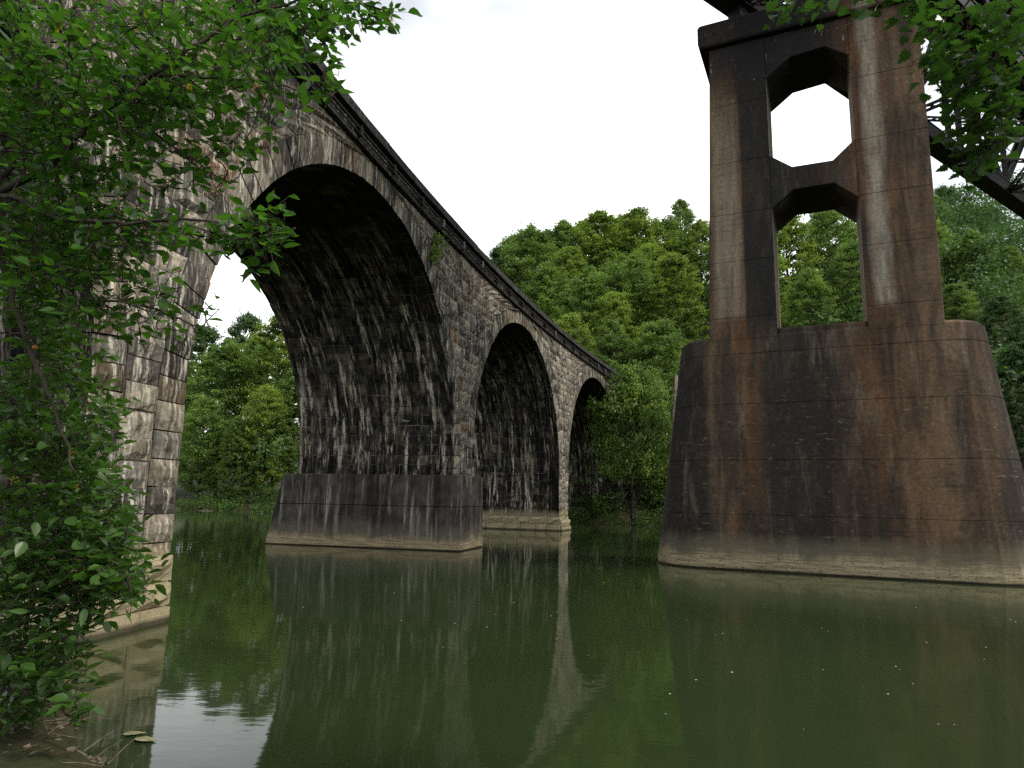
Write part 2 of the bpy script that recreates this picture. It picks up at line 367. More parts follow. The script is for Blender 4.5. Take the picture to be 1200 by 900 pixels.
def axis(lo, hi, fine_lo, fine_hi, fine, coarse):
    a = list(np.arange(fine_lo, fine_hi + 1e-6, fine))
    v = fine_lo; st = fine
    while v > lo: st = min(st * 1.25, coarse); v -= st; a.insert(0, v)
    v = fine_hi; st = fine
    while v < hi: st = min(st * 1.25, coarse); v += st; a.append(v)
    return np.array(a)
gx = axis(-700, 700, -14, 12, .35, 25); gy = axis(-250, 900, 2, 18, .35, 25)
X, Y = np.meshgrid(gx, gy); Zg = ground_z(X, Y)
nx, ny = len(gx), len(gy)
idx = np.arange(nx * ny).reshape(ny, nx)
gf = np.stack([idx[:-1, :-1], idx[:-1, 1:], idx[1:, 1:], idx[1:, :-1]], -1).reshape(-1, 4)
o = mesh_obj('ground', np.stack([X.ravel(), Y.ravel(), Zg.ravel()], 1), gf, M['ground'], smooth=True); tag(o, kind='structure')
o = mesh_obj('river_water', [(-700, -250, 0), (700, -250, 0), (700, 900, 0), (-700, 900, 0)], [[0, 1, 2, 3]], M['water']); tag(o, kind='structure')

# ------------------------------------------------------------------ stone arch bridge (on a gentle curve)
BC = np.array([271.164, -46.307]); BR0 = 284.535; BW = 8.1
def B(s, t, z):
    a = math.pi - s / BR0; r = BR0 + t
    return np.array([BC[0] + r * math.cos(a), BC[1] + r * math.sin(a), z])
AR, AZ, RING = 8.8, 4.25, .82
CENT = [49.7, 69.8, 89.9, 110.0]
FOOT = 3.35                                                  # top of the concrete footing of the middle pier
bridge = empty('stone_arch_bridge', B(79.8, 0, 0), 0, 'blackened stone railway viaduct with tall round arches curving across the river', 'bridge')
binv = -np.array(bridge.location)
PAL = [((.25, .220, .170), 6), ((.19, .177, .150), 6), ((.105, .098, .085), 5), ((.17, .128, .088), 2.0), ((.23, .14, .07), .3), ((.37, .33, .26), 3.5), ((.055, .050, .044), 3)]
pw = np.array([w for _, w in PAL]); pw = pw / pw.sum()
def stone_col():
    c = np.array(PAL[rng.choice(len(PAL), p=pw)][0]); return c * rng.uniform(.8, 1.2)
def grid_stone(f, nu=4, nv=4, bulge=.05, rough=.025, back=.35):
    """f(a,b,d): a,b in 0..1 over the face, d = depth inward. Returns verts, faces"""
    v = []; fc = []
    for j in range(nv):
        for i in range(nu):
            a, b = i / (nu - 1), j / (nv - 1)
            edge = i in (0, nu - 1) or j in (0, nv - 1)
            if not edge:
                a += rng.uniform(-.07, .07); b += rng.uniform(-.07, .07)
            d = rng.uniform(0, rough * .5) if edge else -bulge * rng.uniform(.55, 1.2) + rng.uniform(-rough, rough)
            v.append(f(a, b, d))
    ring = [i for i in range(nu)] + [j * nu + nu - 1 for j in range(1, nv)] + [(nv - 1) * nu + i for i in range(nu - 2, -1, -1)] + [j * nu for j in range(nv - 2, 0, -1)]
    corners = [(0, 0), (1, 0), (1, 1), (0, 1)]
    for j in range(nv - 1):
        for i in range(nu - 1):
            q = j * nu + i; fc.append([q, q + 1, q + nu + 1, q + nu])
    k0 = len(v)
    for a, b in corners: v.append(f(a, b, back))
    ci = [0, nu - 1, nu * nv - 1, (nv - 1) * nu]
    segs = [ring[0:nu], ring[nu - 1:nu + nv - 1], ring[nu + nv - 2:2 * nu + nv - 2], ring[2 * nu + nv - 3:] + [0]]
    for k, sg in enumerate(segs):
        fc.append(sg[::-1] + [k0 + k, k0 + (k + 1) % 4])
    return np.array(v), fc
class Stones:
    def __init__(s): s.items = []
    def add(s, v, f, c):
        p = proj(v.mean(0)); pr = [proj(q) for q in v[[0, len(v) // 2, -5 if len(v) > 6 else -1]]]
        if p[2] <= .5: area = 0
        else:
            P = np.array([proj(q)[:2] for q in v[:16]]); ext = np.ptp(P, axis=0); area = float(ext[0] * ext[1])
            if not (-20 < p[0] < 1220 and -20 < p[1] < 920): area *= .001
        s.items.append((area, v, f, c))
    def build(s, name, rest, mat, parent, off, limit=300, ltf=None, inner=None):
        s.items.sort(key=lambda q: -q[0])
        for a, v, f, c in s.items[:limit]:
            ctr = v.mean(0)
            o = mesh_obj(name, v - ctr, f, mat, parent, np.tile(c, (len(v), 1)), False, ltf(v) if ltf else None)
            o.location = ctr + off
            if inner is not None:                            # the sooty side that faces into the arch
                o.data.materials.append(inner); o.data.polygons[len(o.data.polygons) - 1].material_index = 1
        V = []; F = []; C = []; n = 0
        for a, v, f, c in s.items[limit:]:
            V.append(v + off); F += [[i + n for i in q] for q in f]; C.append(np.tile(c, (len(v), 1))); n += len(v)
        if V:
            o = mesh_obj(rest, np.vstack(V), F, mat, parent, np.vstack(C), False, ltf(np.vstack(V) - off) if ltf else None); tag(o, kind='stuff')

def ringw(z, rad):                                           # half width of arch opening of radius rad at height z
    if z <= AZ: return rad
    q = rad * rad - (z - AZ) ** 2
    return math.sqrt(q) if q > 0 else 0.0
WTOP = 13.86
wall = Stones(); zc = 0.0; course = 0
ROUT = AR + RING
core = MB(); backface = MB()
FACE_S = (42.0, 128.0)
heights = []
while zc < WTOP - .3:
    h = rng.uniform(.43, .55)
    if WTOP - zc - h < .35: h = WTOP - zc
    heights.append((zc, zc + h)); zc += h
def pier_base(k):                                            # pier between CENT[k] and CENT[k+1]
    return FOOT if k == 1 else 0.0
for (z0, z1) in heights:
    course += 1
    w0, w1 = ringw(z0, ROUT), ringw(z1, ROUT)
    edges = [FACE_S[0]]
    spans = []
    for k in range(len(CENT) + 1):
        L0 = CENT[k - 1] + w0 if k > 0 else FACE_S[0]; L1 = CENT[k - 1] + w1 if k > 0 else FACE_S[0]
        R0 = CENT[k] - w0 if k < len(CENT) else FACE_S[1]; R1 = CENT[k] - w1 if k < len(CENT) else FACE_S[1]
        if k == 0 and R0 - L0 < 1: continue
        base = pier_base(k - 1) if 0 < k < len(CENT) else 0.0
        if z1 <= base + .05: continue
        spans.append((L0, L1, R0, R1, max(z0, base)))
    for (L0, L1, R0, R1, zb) in spans:
        width = (R0 + R1 - L0 - L1) / 2
        n = max(1, int(round(width / rng.uniform(.75, .98))))
        cuts = [0] + sorted(np.clip((i + (.5 if course % 2 else 0) * (n > 2) * .6 + rng.uniform(-.16, .16)) / n, .02, .98) for i in range(1, n)) + [1]
        for i in range(n):
            a0, a1 = cuts[i], cuts[i + 1]
            sA0, sA1 = L0 + (R0 - L0) * a0, L1 + (R1 - L1) * a0
            sB0, sB1 = L0 + (R0 - L0) * a1, L1 + (R1 - L1) * a1
            if min(sB0 - sA0, sB1 - sA1) < .06 and max(sB0 - sA0, sB1 - sA1) < .16: continue
            g = .014; pr = rng.uniform(-.02, .02)
            def f(a, b, d, sA0=sA0, sA1=sA1, sB0=sB0, sB1=sB1, z0=zb, z1=z1):
                l = sA0 + (sA1 - sA0) * b + g; r = sB0 + (sB1 - sB0) * b - g
                return B(l + (r - l) * a, d + pr, z0 + g + (z1 - z0 - 2 * g) * b)
            v, fc = grid_stone(f, 4, 4, rng.uniform(.03, .085), .03, .3)
            wall.add(v, fc, stone_col())
        for t0, flip in ((.035, False), (BW - .02, True)):   # mortar bed behind the stones, and the far face
            ns = max(1, int(width / 3))
            for i in range(ns):
                a0, a1 = i / ns, (i + 1) / ns
                q = [B(L0 + (R0 - L0) * a0, t0, zb), B(L0 + (R0 - L0) * a1, t0, zb), B(L1 + (R1 - L1) * a1, t0, z1), B(L1 + (R1 - L1) * a0, t0, z1)]
                (backface if flip else core).add([x + binv for x in (q if not flip else q[::-1])], [[0, 1, 2, 3]])
wall.build('wall_stone', 'wall_stonework', M['stone'], bridge, binv)

# arch rings: voussoirs above the springing, jamb stones below; and the vault lining inside
vous = Stones(); vault = Stones(); jamb = Stones()
def intrados(c, l, rad):                                     # l measured along the right half from the springing up (0) ; negative = jamb
    if l < 0: return c + rad, AZ + l
    a = l / AR
    return c + rad * math.cos(a), AZ + rad * math.sin(a)
vcore = MB()
HALF = math.pi * AR / 2
for k, c in enumerate(CENT):
    for side in (1, -1):
        if k == 0 and side == -1: continue
        pk = k if side == 1 else k - 1
        base = pier_base(pk) if 0 <= pk < 3 else 0.0
        # voussoirs
        n = 29
        for i in range(n):
            l0, l1 = HALF * i / n, HALF * (i + 1) / n
            pr = rng.uniform(-.03, .02)
            def f(a, b, d, l0=l0, l1=l1, c=c, side=side, pr=pr):
                l = l0 + .012 + (l1 - l0 - .024) * b; s, z = intrados(0, l, AR + (RING - .01) * a)
                return B(c + side * s, d + pr, z)
            v, fc = grid_stone(f, 4, 3, rng.uniform(.02, .05), .02, .62)
            vous.add(v, fc, stone_col() * .65)
        # jambs
        zz = AZ
        while zz > base + .05:
            h = rng.uniform(.5, .62); z0 = max(base, zz - h)
            if z0 - base < .3: z0 = base
            pr = rng.uniform(-.03, .02); wdt = RING
            def f(a, b, d, z0=z0, z1=zz, c=c, side=side, wdt=wdt, pr=pr):
                return B(c + side * (AR + (wdt - .012) * a), d + pr, z0 + .013 + (z1 - z0 - .026) * b)
            v, fc = grid_stone(f, 4, 4, rng.uniform(.03, .08), .03, .62)
            jamb.add(v, fc, stone_col())
            zz = z0
        # vault lining
        l = -(AZ - base); row = 0
        while l < HALF - .05:
            h = rng.uniform(.42, .58); l1 = min(HALF, l + h)
            if HALF - l1 < .25: l1 = HALF
            if l < 0 < l1: l1 = 0.0 if l < -.2 else l1
            t = .63; row += 1
            first = rng.uniform(.4, 1.2)
            while t < BW - .05:
                ln = first if t < .7 else rng.uniform(.8, 1.5)
                t1 = min(BW, t + ln)
                if BW - t1 < .35: t1 = BW
                pr = rng.uniform(-.02, .02)
                def f(a, b, d, l=l, l1=l1, t=t, t1=t1, c=c, side=side, pr=pr):
                    q = l + .013 + (l1 - l - .026) * b; s, z = intrados(0, q, AR + d + pr)
                    return B(c + side * s, t + .015 + (t1 - t - .03) * a, z)
                v, fc = grid_stone(f, 3, 3, rng.uniform(.005, .03), .02, .12)
                vault.add(v, fc, stone_col())
                t = t1
            q = []
            for (tt, ll) in ((.55, l), (BW - .03, l), (BW - .03, l1), (.55, l1)):
                s, z = intrados(0, ll, AR + .03); q.append(B(c + side * s, tt, z) + binv)
            vcore.add(q if side == 1 else q[::-1], [[0, 1, 2, 3]])
            l = l1
def along_vault(v):
    d = v[:, :2] - BC; t = np.hypot(d[:, 0], d[:, 1]) - BR0; ss = (math.pi - np.arctan2(d[:, 1], d[:, 0]) % (2 * math.pi)) * BR0
    k = np.argmin(np.abs(ss[:, None] - np.array(CENT)[None]), 1); ds = ss - np.array(CENT)[k]
    l = np.where(v[:, 2] < AZ, v[:, 2] - AZ, np.arctan2(v[:, 2] - AZ, np.abs(ds)) * AR)
    return np.stack([t, k * 13.0 + np.sign(ds) * 5, l], 1)
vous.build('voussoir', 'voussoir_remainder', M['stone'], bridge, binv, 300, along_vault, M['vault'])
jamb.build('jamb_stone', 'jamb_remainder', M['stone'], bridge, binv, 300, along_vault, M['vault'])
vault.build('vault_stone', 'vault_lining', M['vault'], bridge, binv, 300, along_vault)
core.build('mortar_bed', M['mortar'], bridge); backface.build('far_face', M['stone'], bridge); vcore.build('vault_mortar_bed', M['vmortar'], bridge)

# string course, parapet, coping, deck, conduit on brackets
def band_block(s0, s1, t0, t1, z0, z1, mat, name, g=.008, rough=.012):
    ctr = B((s0 + s1) / 2, t0, (z0 + z1) / 2)
    v = []
    for s in (s0 + g, s1 - g):
        for t, z in ((t0, z0), (t0, z1), (t1, z1), (t1, z0)):
            v.append(B(s, t + rng.uniform(-rough, rough), z + rng.uniform(-rough, rough) * .5) - ctr)
    f = [[0, 1, 2, 3], [7, 6, 5, 4], [0, 4, 5, 1], [1, 5, 6, 2], [2, 6, 7, 3], [3, 7, 4, 0]]
    o = mesh_obj(name, v, f, mat, bridge, np.tile(stone_col() * .6, (8, 1))); o.location = ctr + binv
s = FACE_S[0]
while s < FACE_S[1]:
    ln = rng.uniform(1.5, 2.2); band_block(s, s + ln, -.19, .5, 13.86, 14.01, M['coping'], 'string_course_stone', .006, .006); s += ln
s = FACE_S[0]
while s < FACE_S[1]:
    ln = rng.uniform(.85, 1.5); band_block(s, s + ln, -.06, .40, 14.012, 14.50, M['stone'], 'parapet_stone', .010, .02); s += ln
s = FACE_S[0]
while s < FACE_S[1]:
    ln = rng.uniform(1.6, 2.4); band_block(s, s + ln, -.33, .52, 14.505, 14.82, M['coping'], 'coping_stone', .004, .015); s += ln
mb = MB()
for i in range(40):
    sa, sb = FACE_S[0] + i * 86 / 40, FACE_S[0] + (i + 1) * 86 / 40
    q = [B(sa, .5, 14.0), B(sb, .5, 14.0), B(sb, BW, 14.0), B(sa, BW, 14.0)]; mb.add([x + binv for x in q], [[0, 1, 2, 3]])
    q = [B(sa, BW - .5, 14.0), B(sb, BW - .5, 14.0), B(sb, BW - .5, 14.8), B(sa, BW - .5, 14.8)]; mb.add([x + binv for x in q], [[0, 1, 2, 3]])
    q = [B(sa, BW - .5, 14.8), B(sb, BW - .5, 14.8), B(sb, BW + .2, 14.8), B(sa, BW + .2, 14.8)]; mb.add([x + binv for x in q], [[0, 1, 2, 3]])
    q = [B(sa, BW + .2, 13.8), B(sb, BW + .2, 13.8), B(sb, BW + .2, 14.8), B(sa, BW + .2, 14.8)]; mb.add([x + binv for x in q], [[0, 1, 2, 3]])
mb.build('deck', M['coping'], bridge)
mb = MB(); mb.tube([B(FACE_S[0] + i * 1.5, -.27, 14.22) + binv for i in range(58)], .045, 6); mb.build('conduit', M['steel'], bridge)
mb = MB(); mb.tube([B(FACE_S[0] + i * 1.5, -.25, 14.06) + binv for i in range(58)], .03, 6); mb.build('conduit', M['steel'], bridge)
s = FACE_S[0] + .6
while s < FACE_S[1]:
    mb = MB(); c0 = B(s, -.17, 14.12)
    mb.bar(B(s - .09, -.20, 14.14) - c0, B(s + .09, -.20, 14.14) - c0, .24, .30)
    mb.bar(B(s, -.30, 14.0) - c0, B(s, -.30, 14.34) - c0, .10, .05)
    o = mb.build('bracket', M['plate'] if rng.random() < .5 else M['steel'], bridge); o.location = c0 + binv; s += rng.uniform(2.3, 2.9)

# concrete footing under the middle pier: lifts with a cutwater at the far end
def loft(rings, mat, name, parent):
    n = len(rings[0]); v = [p for r in rings for p in r]; f = []
    for i in range(len(rings) - 1):
        for k in range(n):
            a, b = i * n + k, i * n + (k + 1) % n; f.append([a, b, b + n, a + n])
    f.append(list(range(n))[::-1]); f.append([(len(rings) - 1) * n + k for k in range(n)])
    return mesh_obj(name, v, f, mat, parent)
def foot_ring(z, ins=0.0):
    q = z / FOOT
    a, b = 78.30 + .06 * q + ins, 81.55 - .06 * q - ins
    f0 = -.50 + .08 * q + ins; e = 10.2 - .75 * q - ins
    mid = (a + b) / 2
    pl = [(a, f0), (b, f0), (b, e - 1.0), (mid + .4, e), (mid - .4, e), (a, e - .8)]
    return [B(s, t, z) + binv for s, t in pl]
for z0, z1 in ((-1.4, 1.92), (1.92, FOOT)):
    loft([foot_ring(z0 + .003, .04), foot_ring(z0 + .03), foot_ring(z1 - .04), foot_ring(z1 - .003, .045)], M['footing'], 'footing_lift', bridge)
# tan footing ledges of the pier nearest the bank and of the far pier
def ledge(sa, sb, t0, t1, z0, z1, n):
    cuts = [0] + sorted((i + rng.uniform(-.2, .2)) / n for i in range(1, n)) + [1]
    for i in range(n):
        a0, a1 = sa + (sb - sa) * cuts[i], sa + (sb - sa) * cuts[i + 1]
        def f(a, b, d): return B(a0 + .012 + (a1 - a0 - .024) * a, t0 + d, z0 + (z1 - z0 - .02) * b)
        v, fc = grid_stone(f, 4, 4, .09, .05, t1 - t0)
        ctr = v.mean(0); fc = fc + [[len(v) - 1, len(v) - 2, len(v) - 3, len(v) - 4]]
        o = mesh_obj('footing_stone', v - ctr, fc, M['stone'], bridge, np.tile(np.array((.3, .25, .18)), (len(v), 1))); o.location = ctr + binv
for (za, zb, out, se) in ((-1.2, .28, .42, 60.62), (.28, .72, .30, 60.74), (.72, 1.22, .16, 60.90)):
    ledge(57.6, se, -out, .02, za, zb, 3)
for (za, zb, out) in ((-1.2, .30, .22), (.30, .78, .16)):
    ledge(98.72, 101.2, -out, .02, za, zb, 3)
# pale ledge courses seen along the inside of the far pier and at the bottom of the jambs
def side_ledge(s0, out, z0, z1):
    t = -.1
    while t < BW:
        t1 = min(BW, t + rng.uniform(.8, 1.5))
        def f(a, b, d): return B(s0 - out + d, t + .012 + (t1 - t - .024) * a, z0 + (z1 - z0 - .02) * b)
        v, fc = grid_stone(f, 4, 4, .06, .04, out + .02)
        fc = [q[::-1] for q in fc]; ctr = v.mean(0)
        o = mesh_obj('footing_stone', v - ctr, fc, M['stone'], bridge, np.tile(np.array((.3, .25, .18)), (len(v), 1))); o.location = ctr + binv
        t = t1
side_ledge(98.70, .16, -.6, .46); side_ledge(98.70, .08, .46, .98)

# ------------------------------------------------------------------ concrete pier of the steel bridge
PD = np.array([.906, -.423]); PN = np.array([.423, .906]); PV0 = 26.6
p0 = PN * PV0
pier = empty('concrete_pier', (p0[0], p0[1], 0), math.atan2(PD[1], PD[0]), 'tall rust stained concrete pier with rounded base and two stacked openings', 'pier')
BZ = 8.65; PT = 2.7
def base_ring(z, ins=0.0):
    q = max(z, -1.5) / BZ
    hs = 4.25 - .38 * q; hd = 2.10 - .50 * q - ins; er = 2.15 - .78 * q - ins
    cv = 1.62; cu = -.10; pts = []
    N = 12
    for i in range(N + 1):
        a = -math.pi / 2 + math.pi * i / N; pts.append((cu + hs + er * math.cos(a), cv + hd * math.sin(a), z))
    for i in range(N + 1):
        a = math.pi / 2 + math.pi * i / N; pts.append((cu - hs + er * math.cos(a), cv + hd * math.sin(a), z))
    return pts
zs = [-1.5, 1.95, 3.92, 6.0, 7.93, BZ]
for i in range(len(zs) - 1):
    a, b = zs[i], zs[i + 1]
    if b == BZ:
        rings = [base_ring(a + .004, .012), base_ring(a + .014), base_ring(b - .10), base_ring(b, .10), [(x * .72, 1.62 + (y - 1.62) * .5, b + .22) for x, y, z in base_ring(b, .1)]]
    else:
        rings = [base_ring(a + .004, .012), base_ring(a + .014), base_ring(b - .014), base_ring(b - .004, .012)]
    loft(rings, M['pier'], 'base_lift', pier)
core_r = [base_ring(-1.4, .05), base_ring(BZ - .2, .05)]
loft(core_r, M['pier'], 'base_core', pier)
def prism(poly, v0, v1, name, bev=.03, mat=None):
    """extrude a (u,z) outline from v0 to v1 with a small front and back chamfer"""
    c = np.mean(poly, axis=0); P = np.array(poly, float); n = len(P)
    inner = []
    for i in range(n):
        a, b, d = P[i - 1], P[i], P[(i + 1) % n]
        e1 = (b - a) / np.linalg.norm(b - a); e2 = (d - b) / np.linalg.norm(d - b)
        n1 = np.array([-e1[1], e1[0]]); n2 = np.array([-e2[1], e2[0]]); nn = n1 + n2; nn /= max(np.dot(nn, n1), .3)
        inner.append(b + nn * bev / 1.0 * np.linalg.norm(nn) / max(np.linalg.norm(nn), 1e-6))
    v = []
    for ring, vv in ((inner, v0), (P, v0 + bev), (P, v1 - bev), (inner, v1)):
        v += [(q[0], vv, q[1]) for q in ring]
    f = []
    for r in range(3):
        for i in range(n):
            a, b = r * n + i, r * n + (i + 1) % n; f.append([a, b, b + n, a + n])
    f.append(list(range(n))[::-1]); f.append([3 * n + i for i in range(n)])
    return mesh_obj(name, v, f, mat or M['pier'], pier)
LZ = [8.5, 9.35, 11.6, 13.55, 15.7, 18.2, 20.8]
for (a0, a1, bt) in ((-4.02, -1.55, (.35, 0)), (1.45, 3.77, (0, .05))):
    for i in range(len(LZ) - 1):
        z0, z1 = LZ[i], LZ[i + 1] - .006
        l0, l1 = a0 + bt[0] * (z0 - 8.5) / 12.3, a0 + bt[0] * (z1 - 8.5) / 12.3
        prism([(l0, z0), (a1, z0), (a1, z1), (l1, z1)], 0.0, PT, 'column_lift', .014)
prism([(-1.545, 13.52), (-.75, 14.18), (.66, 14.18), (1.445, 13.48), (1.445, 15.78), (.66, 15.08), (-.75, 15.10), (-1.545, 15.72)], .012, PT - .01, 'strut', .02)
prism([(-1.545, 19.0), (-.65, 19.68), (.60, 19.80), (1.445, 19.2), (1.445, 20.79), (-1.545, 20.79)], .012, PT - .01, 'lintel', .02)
prism([(-4.05, 20.81), (4.05, 20.81), (4.10, 21.05), (4.10, 21.85), (-4.0, 21.85), (-4.10, 21.75), (-4.10, 21.05)], -.28, PT + .28, 'cap', .06)
# opening sill
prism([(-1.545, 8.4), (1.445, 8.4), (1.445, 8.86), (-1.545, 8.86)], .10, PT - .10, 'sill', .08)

# ------------------------------------------------------------------ steel truss bridge on the pier
TD = np.array([.806, .592, 0]); TP = np.array([.592, -.806, 0])
ZB = 23.0
def T(l, o, z): return TD * l + TP * o + np.array([0, 0, z])
perpL = -15.5; perpR = -10.1
l0 = float(np.array([8.45, 25.75, 0]) @ TD) + .9                                   # bearing on the left-hand column
truss = empty('steel_truss_bridge', T(l0, perpL, ZB), 0, 'dark riveted steel truss bridge passing overhead on the concrete pier', 'bridge')
tinv = -np.array(truss.location)
PANEL = 7.33; KS = range(-3, 8); DEP = 8.6
def laced(a, b, w, h, name, step=.6):
    """two flange bars joined by crossing lacing"""
    mb = MB(); a = np.array(a); b = np.array(b); d = b - a; L = np.linalg.norm(d); d /= L
    side = np.cross(d, (0, 0, 1.)); 
    if np.linalg.norm(side) < .3: side = TP.copy()
    side /= np.linalg.norm(side)
    for sg in (-1, 1): mb.bar(a + side * w / 2 * sg, b + side * w / 2 * sg, h * .35, h)
    n = max(2, int(L / step))
    for i in range(n):
        x0, x1 = a + d * L * i / n, a + d * L * (i + 1) / n
        mb.bar(x0 - side * w / 2, x1 + side * w / 2, .05, .04); mb.bar(x0 + side * w / 2, x1 - side * w / 2, .05, .04)
    return mb.build(name, M['steel'], truss)
def chord(l_a, l_b, o, z, name, hh=.95, ww=.75):
    a, b = T(l_a, o, z) + tinv, T(l_b, o, z) + tinv
    mb = MB()
    for sg in (-1, 1):
        mb.bar(a + TP * ww / 2 * sg, b + TP * ww / 2 * sg, .05, hh)
        mb.bar(a + TP * (ww / 2 + .07) * sg + np.array([0, 0, -hh / 2 + .02]), b + TP * (ww / 2 + .07) * sg + np.array([0, 0, -hh / 2 + .02]), .13, .035)
    mb.bar(a + np.array([0, 0, -hh / 2 + .03]), b + np.array([0, 0, -hh / 2 + .03]), ww - .06, .03)
    o_ = mb.build(name, M['steel'], truss)
    mb = MB(); mb.bar(a + np.array([0, 0, hh / 2 + .022]), b + np.array([0, 0, hh / 2 + .022]), ww + .16, .035)
    mb.build('cover_plate', M['plate'], o_)
    for off in (-1, 1):
        pass
LA, LB = l0 + PANEL * KS[0], l0 + PANEL * KS[-1]
for oo in (perpL, perpR):
    for z, nm in ((ZB + .48, 'bottom_chord'), (ZB + DEP, 'top_chord')):
        chord(LA, LB, oo, z, nm)
    for k in KS:
        l = l0 + PANEL * k
        laced(T(l, oo, ZB + .68) + tinv, T(l, oo, ZB + DEP - .35) + tinv, .58, .34, 'vertical', .55)
        if k != KS[-1]:
            a, b = (0, 1) if k % 2 == 0 else (1, 0)
            mb = MB(); pa = T(l + PANEL * a, oo, ZB + .7) + tinv; pb = T(l + PANEL * b, oo, ZB + DEP - .4) + tinv
            for sg in (-1, 1): mb.bar(pa + TP * .18 * sg, pb + TP * .22 * sg, .12, .46)
            mb.build('diagonal', M['steel'], truss)
        mb = MB(); mb.bar(T(l - .7, oo + .31, ZB + .55) + tinv, T(l + .7, oo + .31, ZB + .55) + tinv, .025, 1.0)
        mb.bar(T(l - .7, oo - .31, ZB + .55) + tinv, T(l + .7, oo - .31, ZB + .55) + tinv, .025, 1.0); mb.build('gusset_plate', M['steel'], truss)
for k in KS:
    l = l0 + PANEL * k
    laced(T(l, perpL + .3, ZB + .35) + tinv, T(l, perpR - .3, ZB + .35) + tinv, .5, .16, 'floor_strut', .5)
    laced(T(l, perpL + .3, ZB + 3.4) + tinv, T(l, perpR - .3, ZB + DEP - .5) + tinv, .35, .14, 'sway_brace', .5)
    laced(T(l, perpL + .3, ZB + DEP - .5) + tinv, T(l, perpR - .3, ZB + 3.4) + tinv, .35, .14, 'sway_brace', .5)
    mb = MB(); mb.bar(T(l, perpL - .9, ZB + DEP + .75) + tinv, T(l, perpR + .9, ZB + DEP + .75) + tinv, .3, .7); mb.build('floor_beam', M['steel'], truss)
    if k != KS[-1]:
        laced(T(l, perpL + .3, ZB + .30) + tinv, T(l + PANEL, perpR - .3, ZB + .30) + tinv, .32, .12, 'lateral_brace', .45)
        laced(T(l, perpR - .3, ZB + .18) + tinv, T(l + PANEL, perpL + .3, ZB + .18) + tinv, .32, .12, 'lateral_brace', .45)
mb = MB(); mb.bar(T(LA, (perpL + perpR) / 2, ZB + DEP + 1.25) + tinv, T(LB, (perpL + perpR) / 2, ZB + DEP + 1.25) + tinv, 7.0, .25); mb.build('deck', M['steel'], truss)
for oo, lb in ((perpL, l0), (perpR, l0 + 2.3)):                                     # bearing shoes on the cap
    mb = MB(); c0 = T(lb, oo, 21.86) + tinv
    mb.bar(c0 + (0, 0, 0), c0 + (0, 0, .22), .95, .95, TD); mb.bar(c0 + (0, 0, .22), c0 + (0, 0, 1.14), .6, .55, TD); mb.build('bearing_shoe', M['steel'], truss)

# ------------------------------------------------------------------ foliage builders
def rand_rot_leaf(centers, normals, tips, size, fold=.25):
    """folded diamond leaves: 4 verts / 1 quad each"""
    n = len(centers); side = np.cross(normals, tips); side /= (np.linalg.norm(side, axis=1, keepdims=True) + 1e-9)
    L = size[:, None]; W = L * .42
    v = np.empty((n, 4, 3))
    v[:, 0] = centers - tips * L * .5; v[:, 1] = centers + side * W + normals * L * fold * .35
    v[:, 2] = centers + tips * L * .5; v[:, 3] = centers - side * W + normals * L * fold * .35
    f = np.arange(n * 4).reshape(n, 4)
    return v.reshape(-1, 3), f
def unit(a): return a / (np.linalg.norm(a, axis=-1, keepdims=True) + 1e-9)
def clump_leaves(ctr, rad, n, size, g, flat=.75, axis=None):
    d = unit(g.normal(size=(n, 3))); d[:, 2] = np.abs(d[:, 2]) * np.where(g.random(n) < .62, 1, -1)
    r = rad * g.random(n) ** .55 * g.uniform(.75, 1.3, n)
    q = d * r[:, None] * np.array([1, 1, flat])
    if axis is not None: q = q + axis * (q @ axis)[:, None] * .7
    p = ctr + q
    nrm = unit(d * .45 + np.array([0, 0, .65]) + g.normal(size=(n, 3)) * .5)
    tp = unit(np.cross(nrm, g.normal(size=(n, 3))) + np.array([0, 0, -.25]))
    return p, nrm, tp, size * g.uniform(.55, 1.3, n)
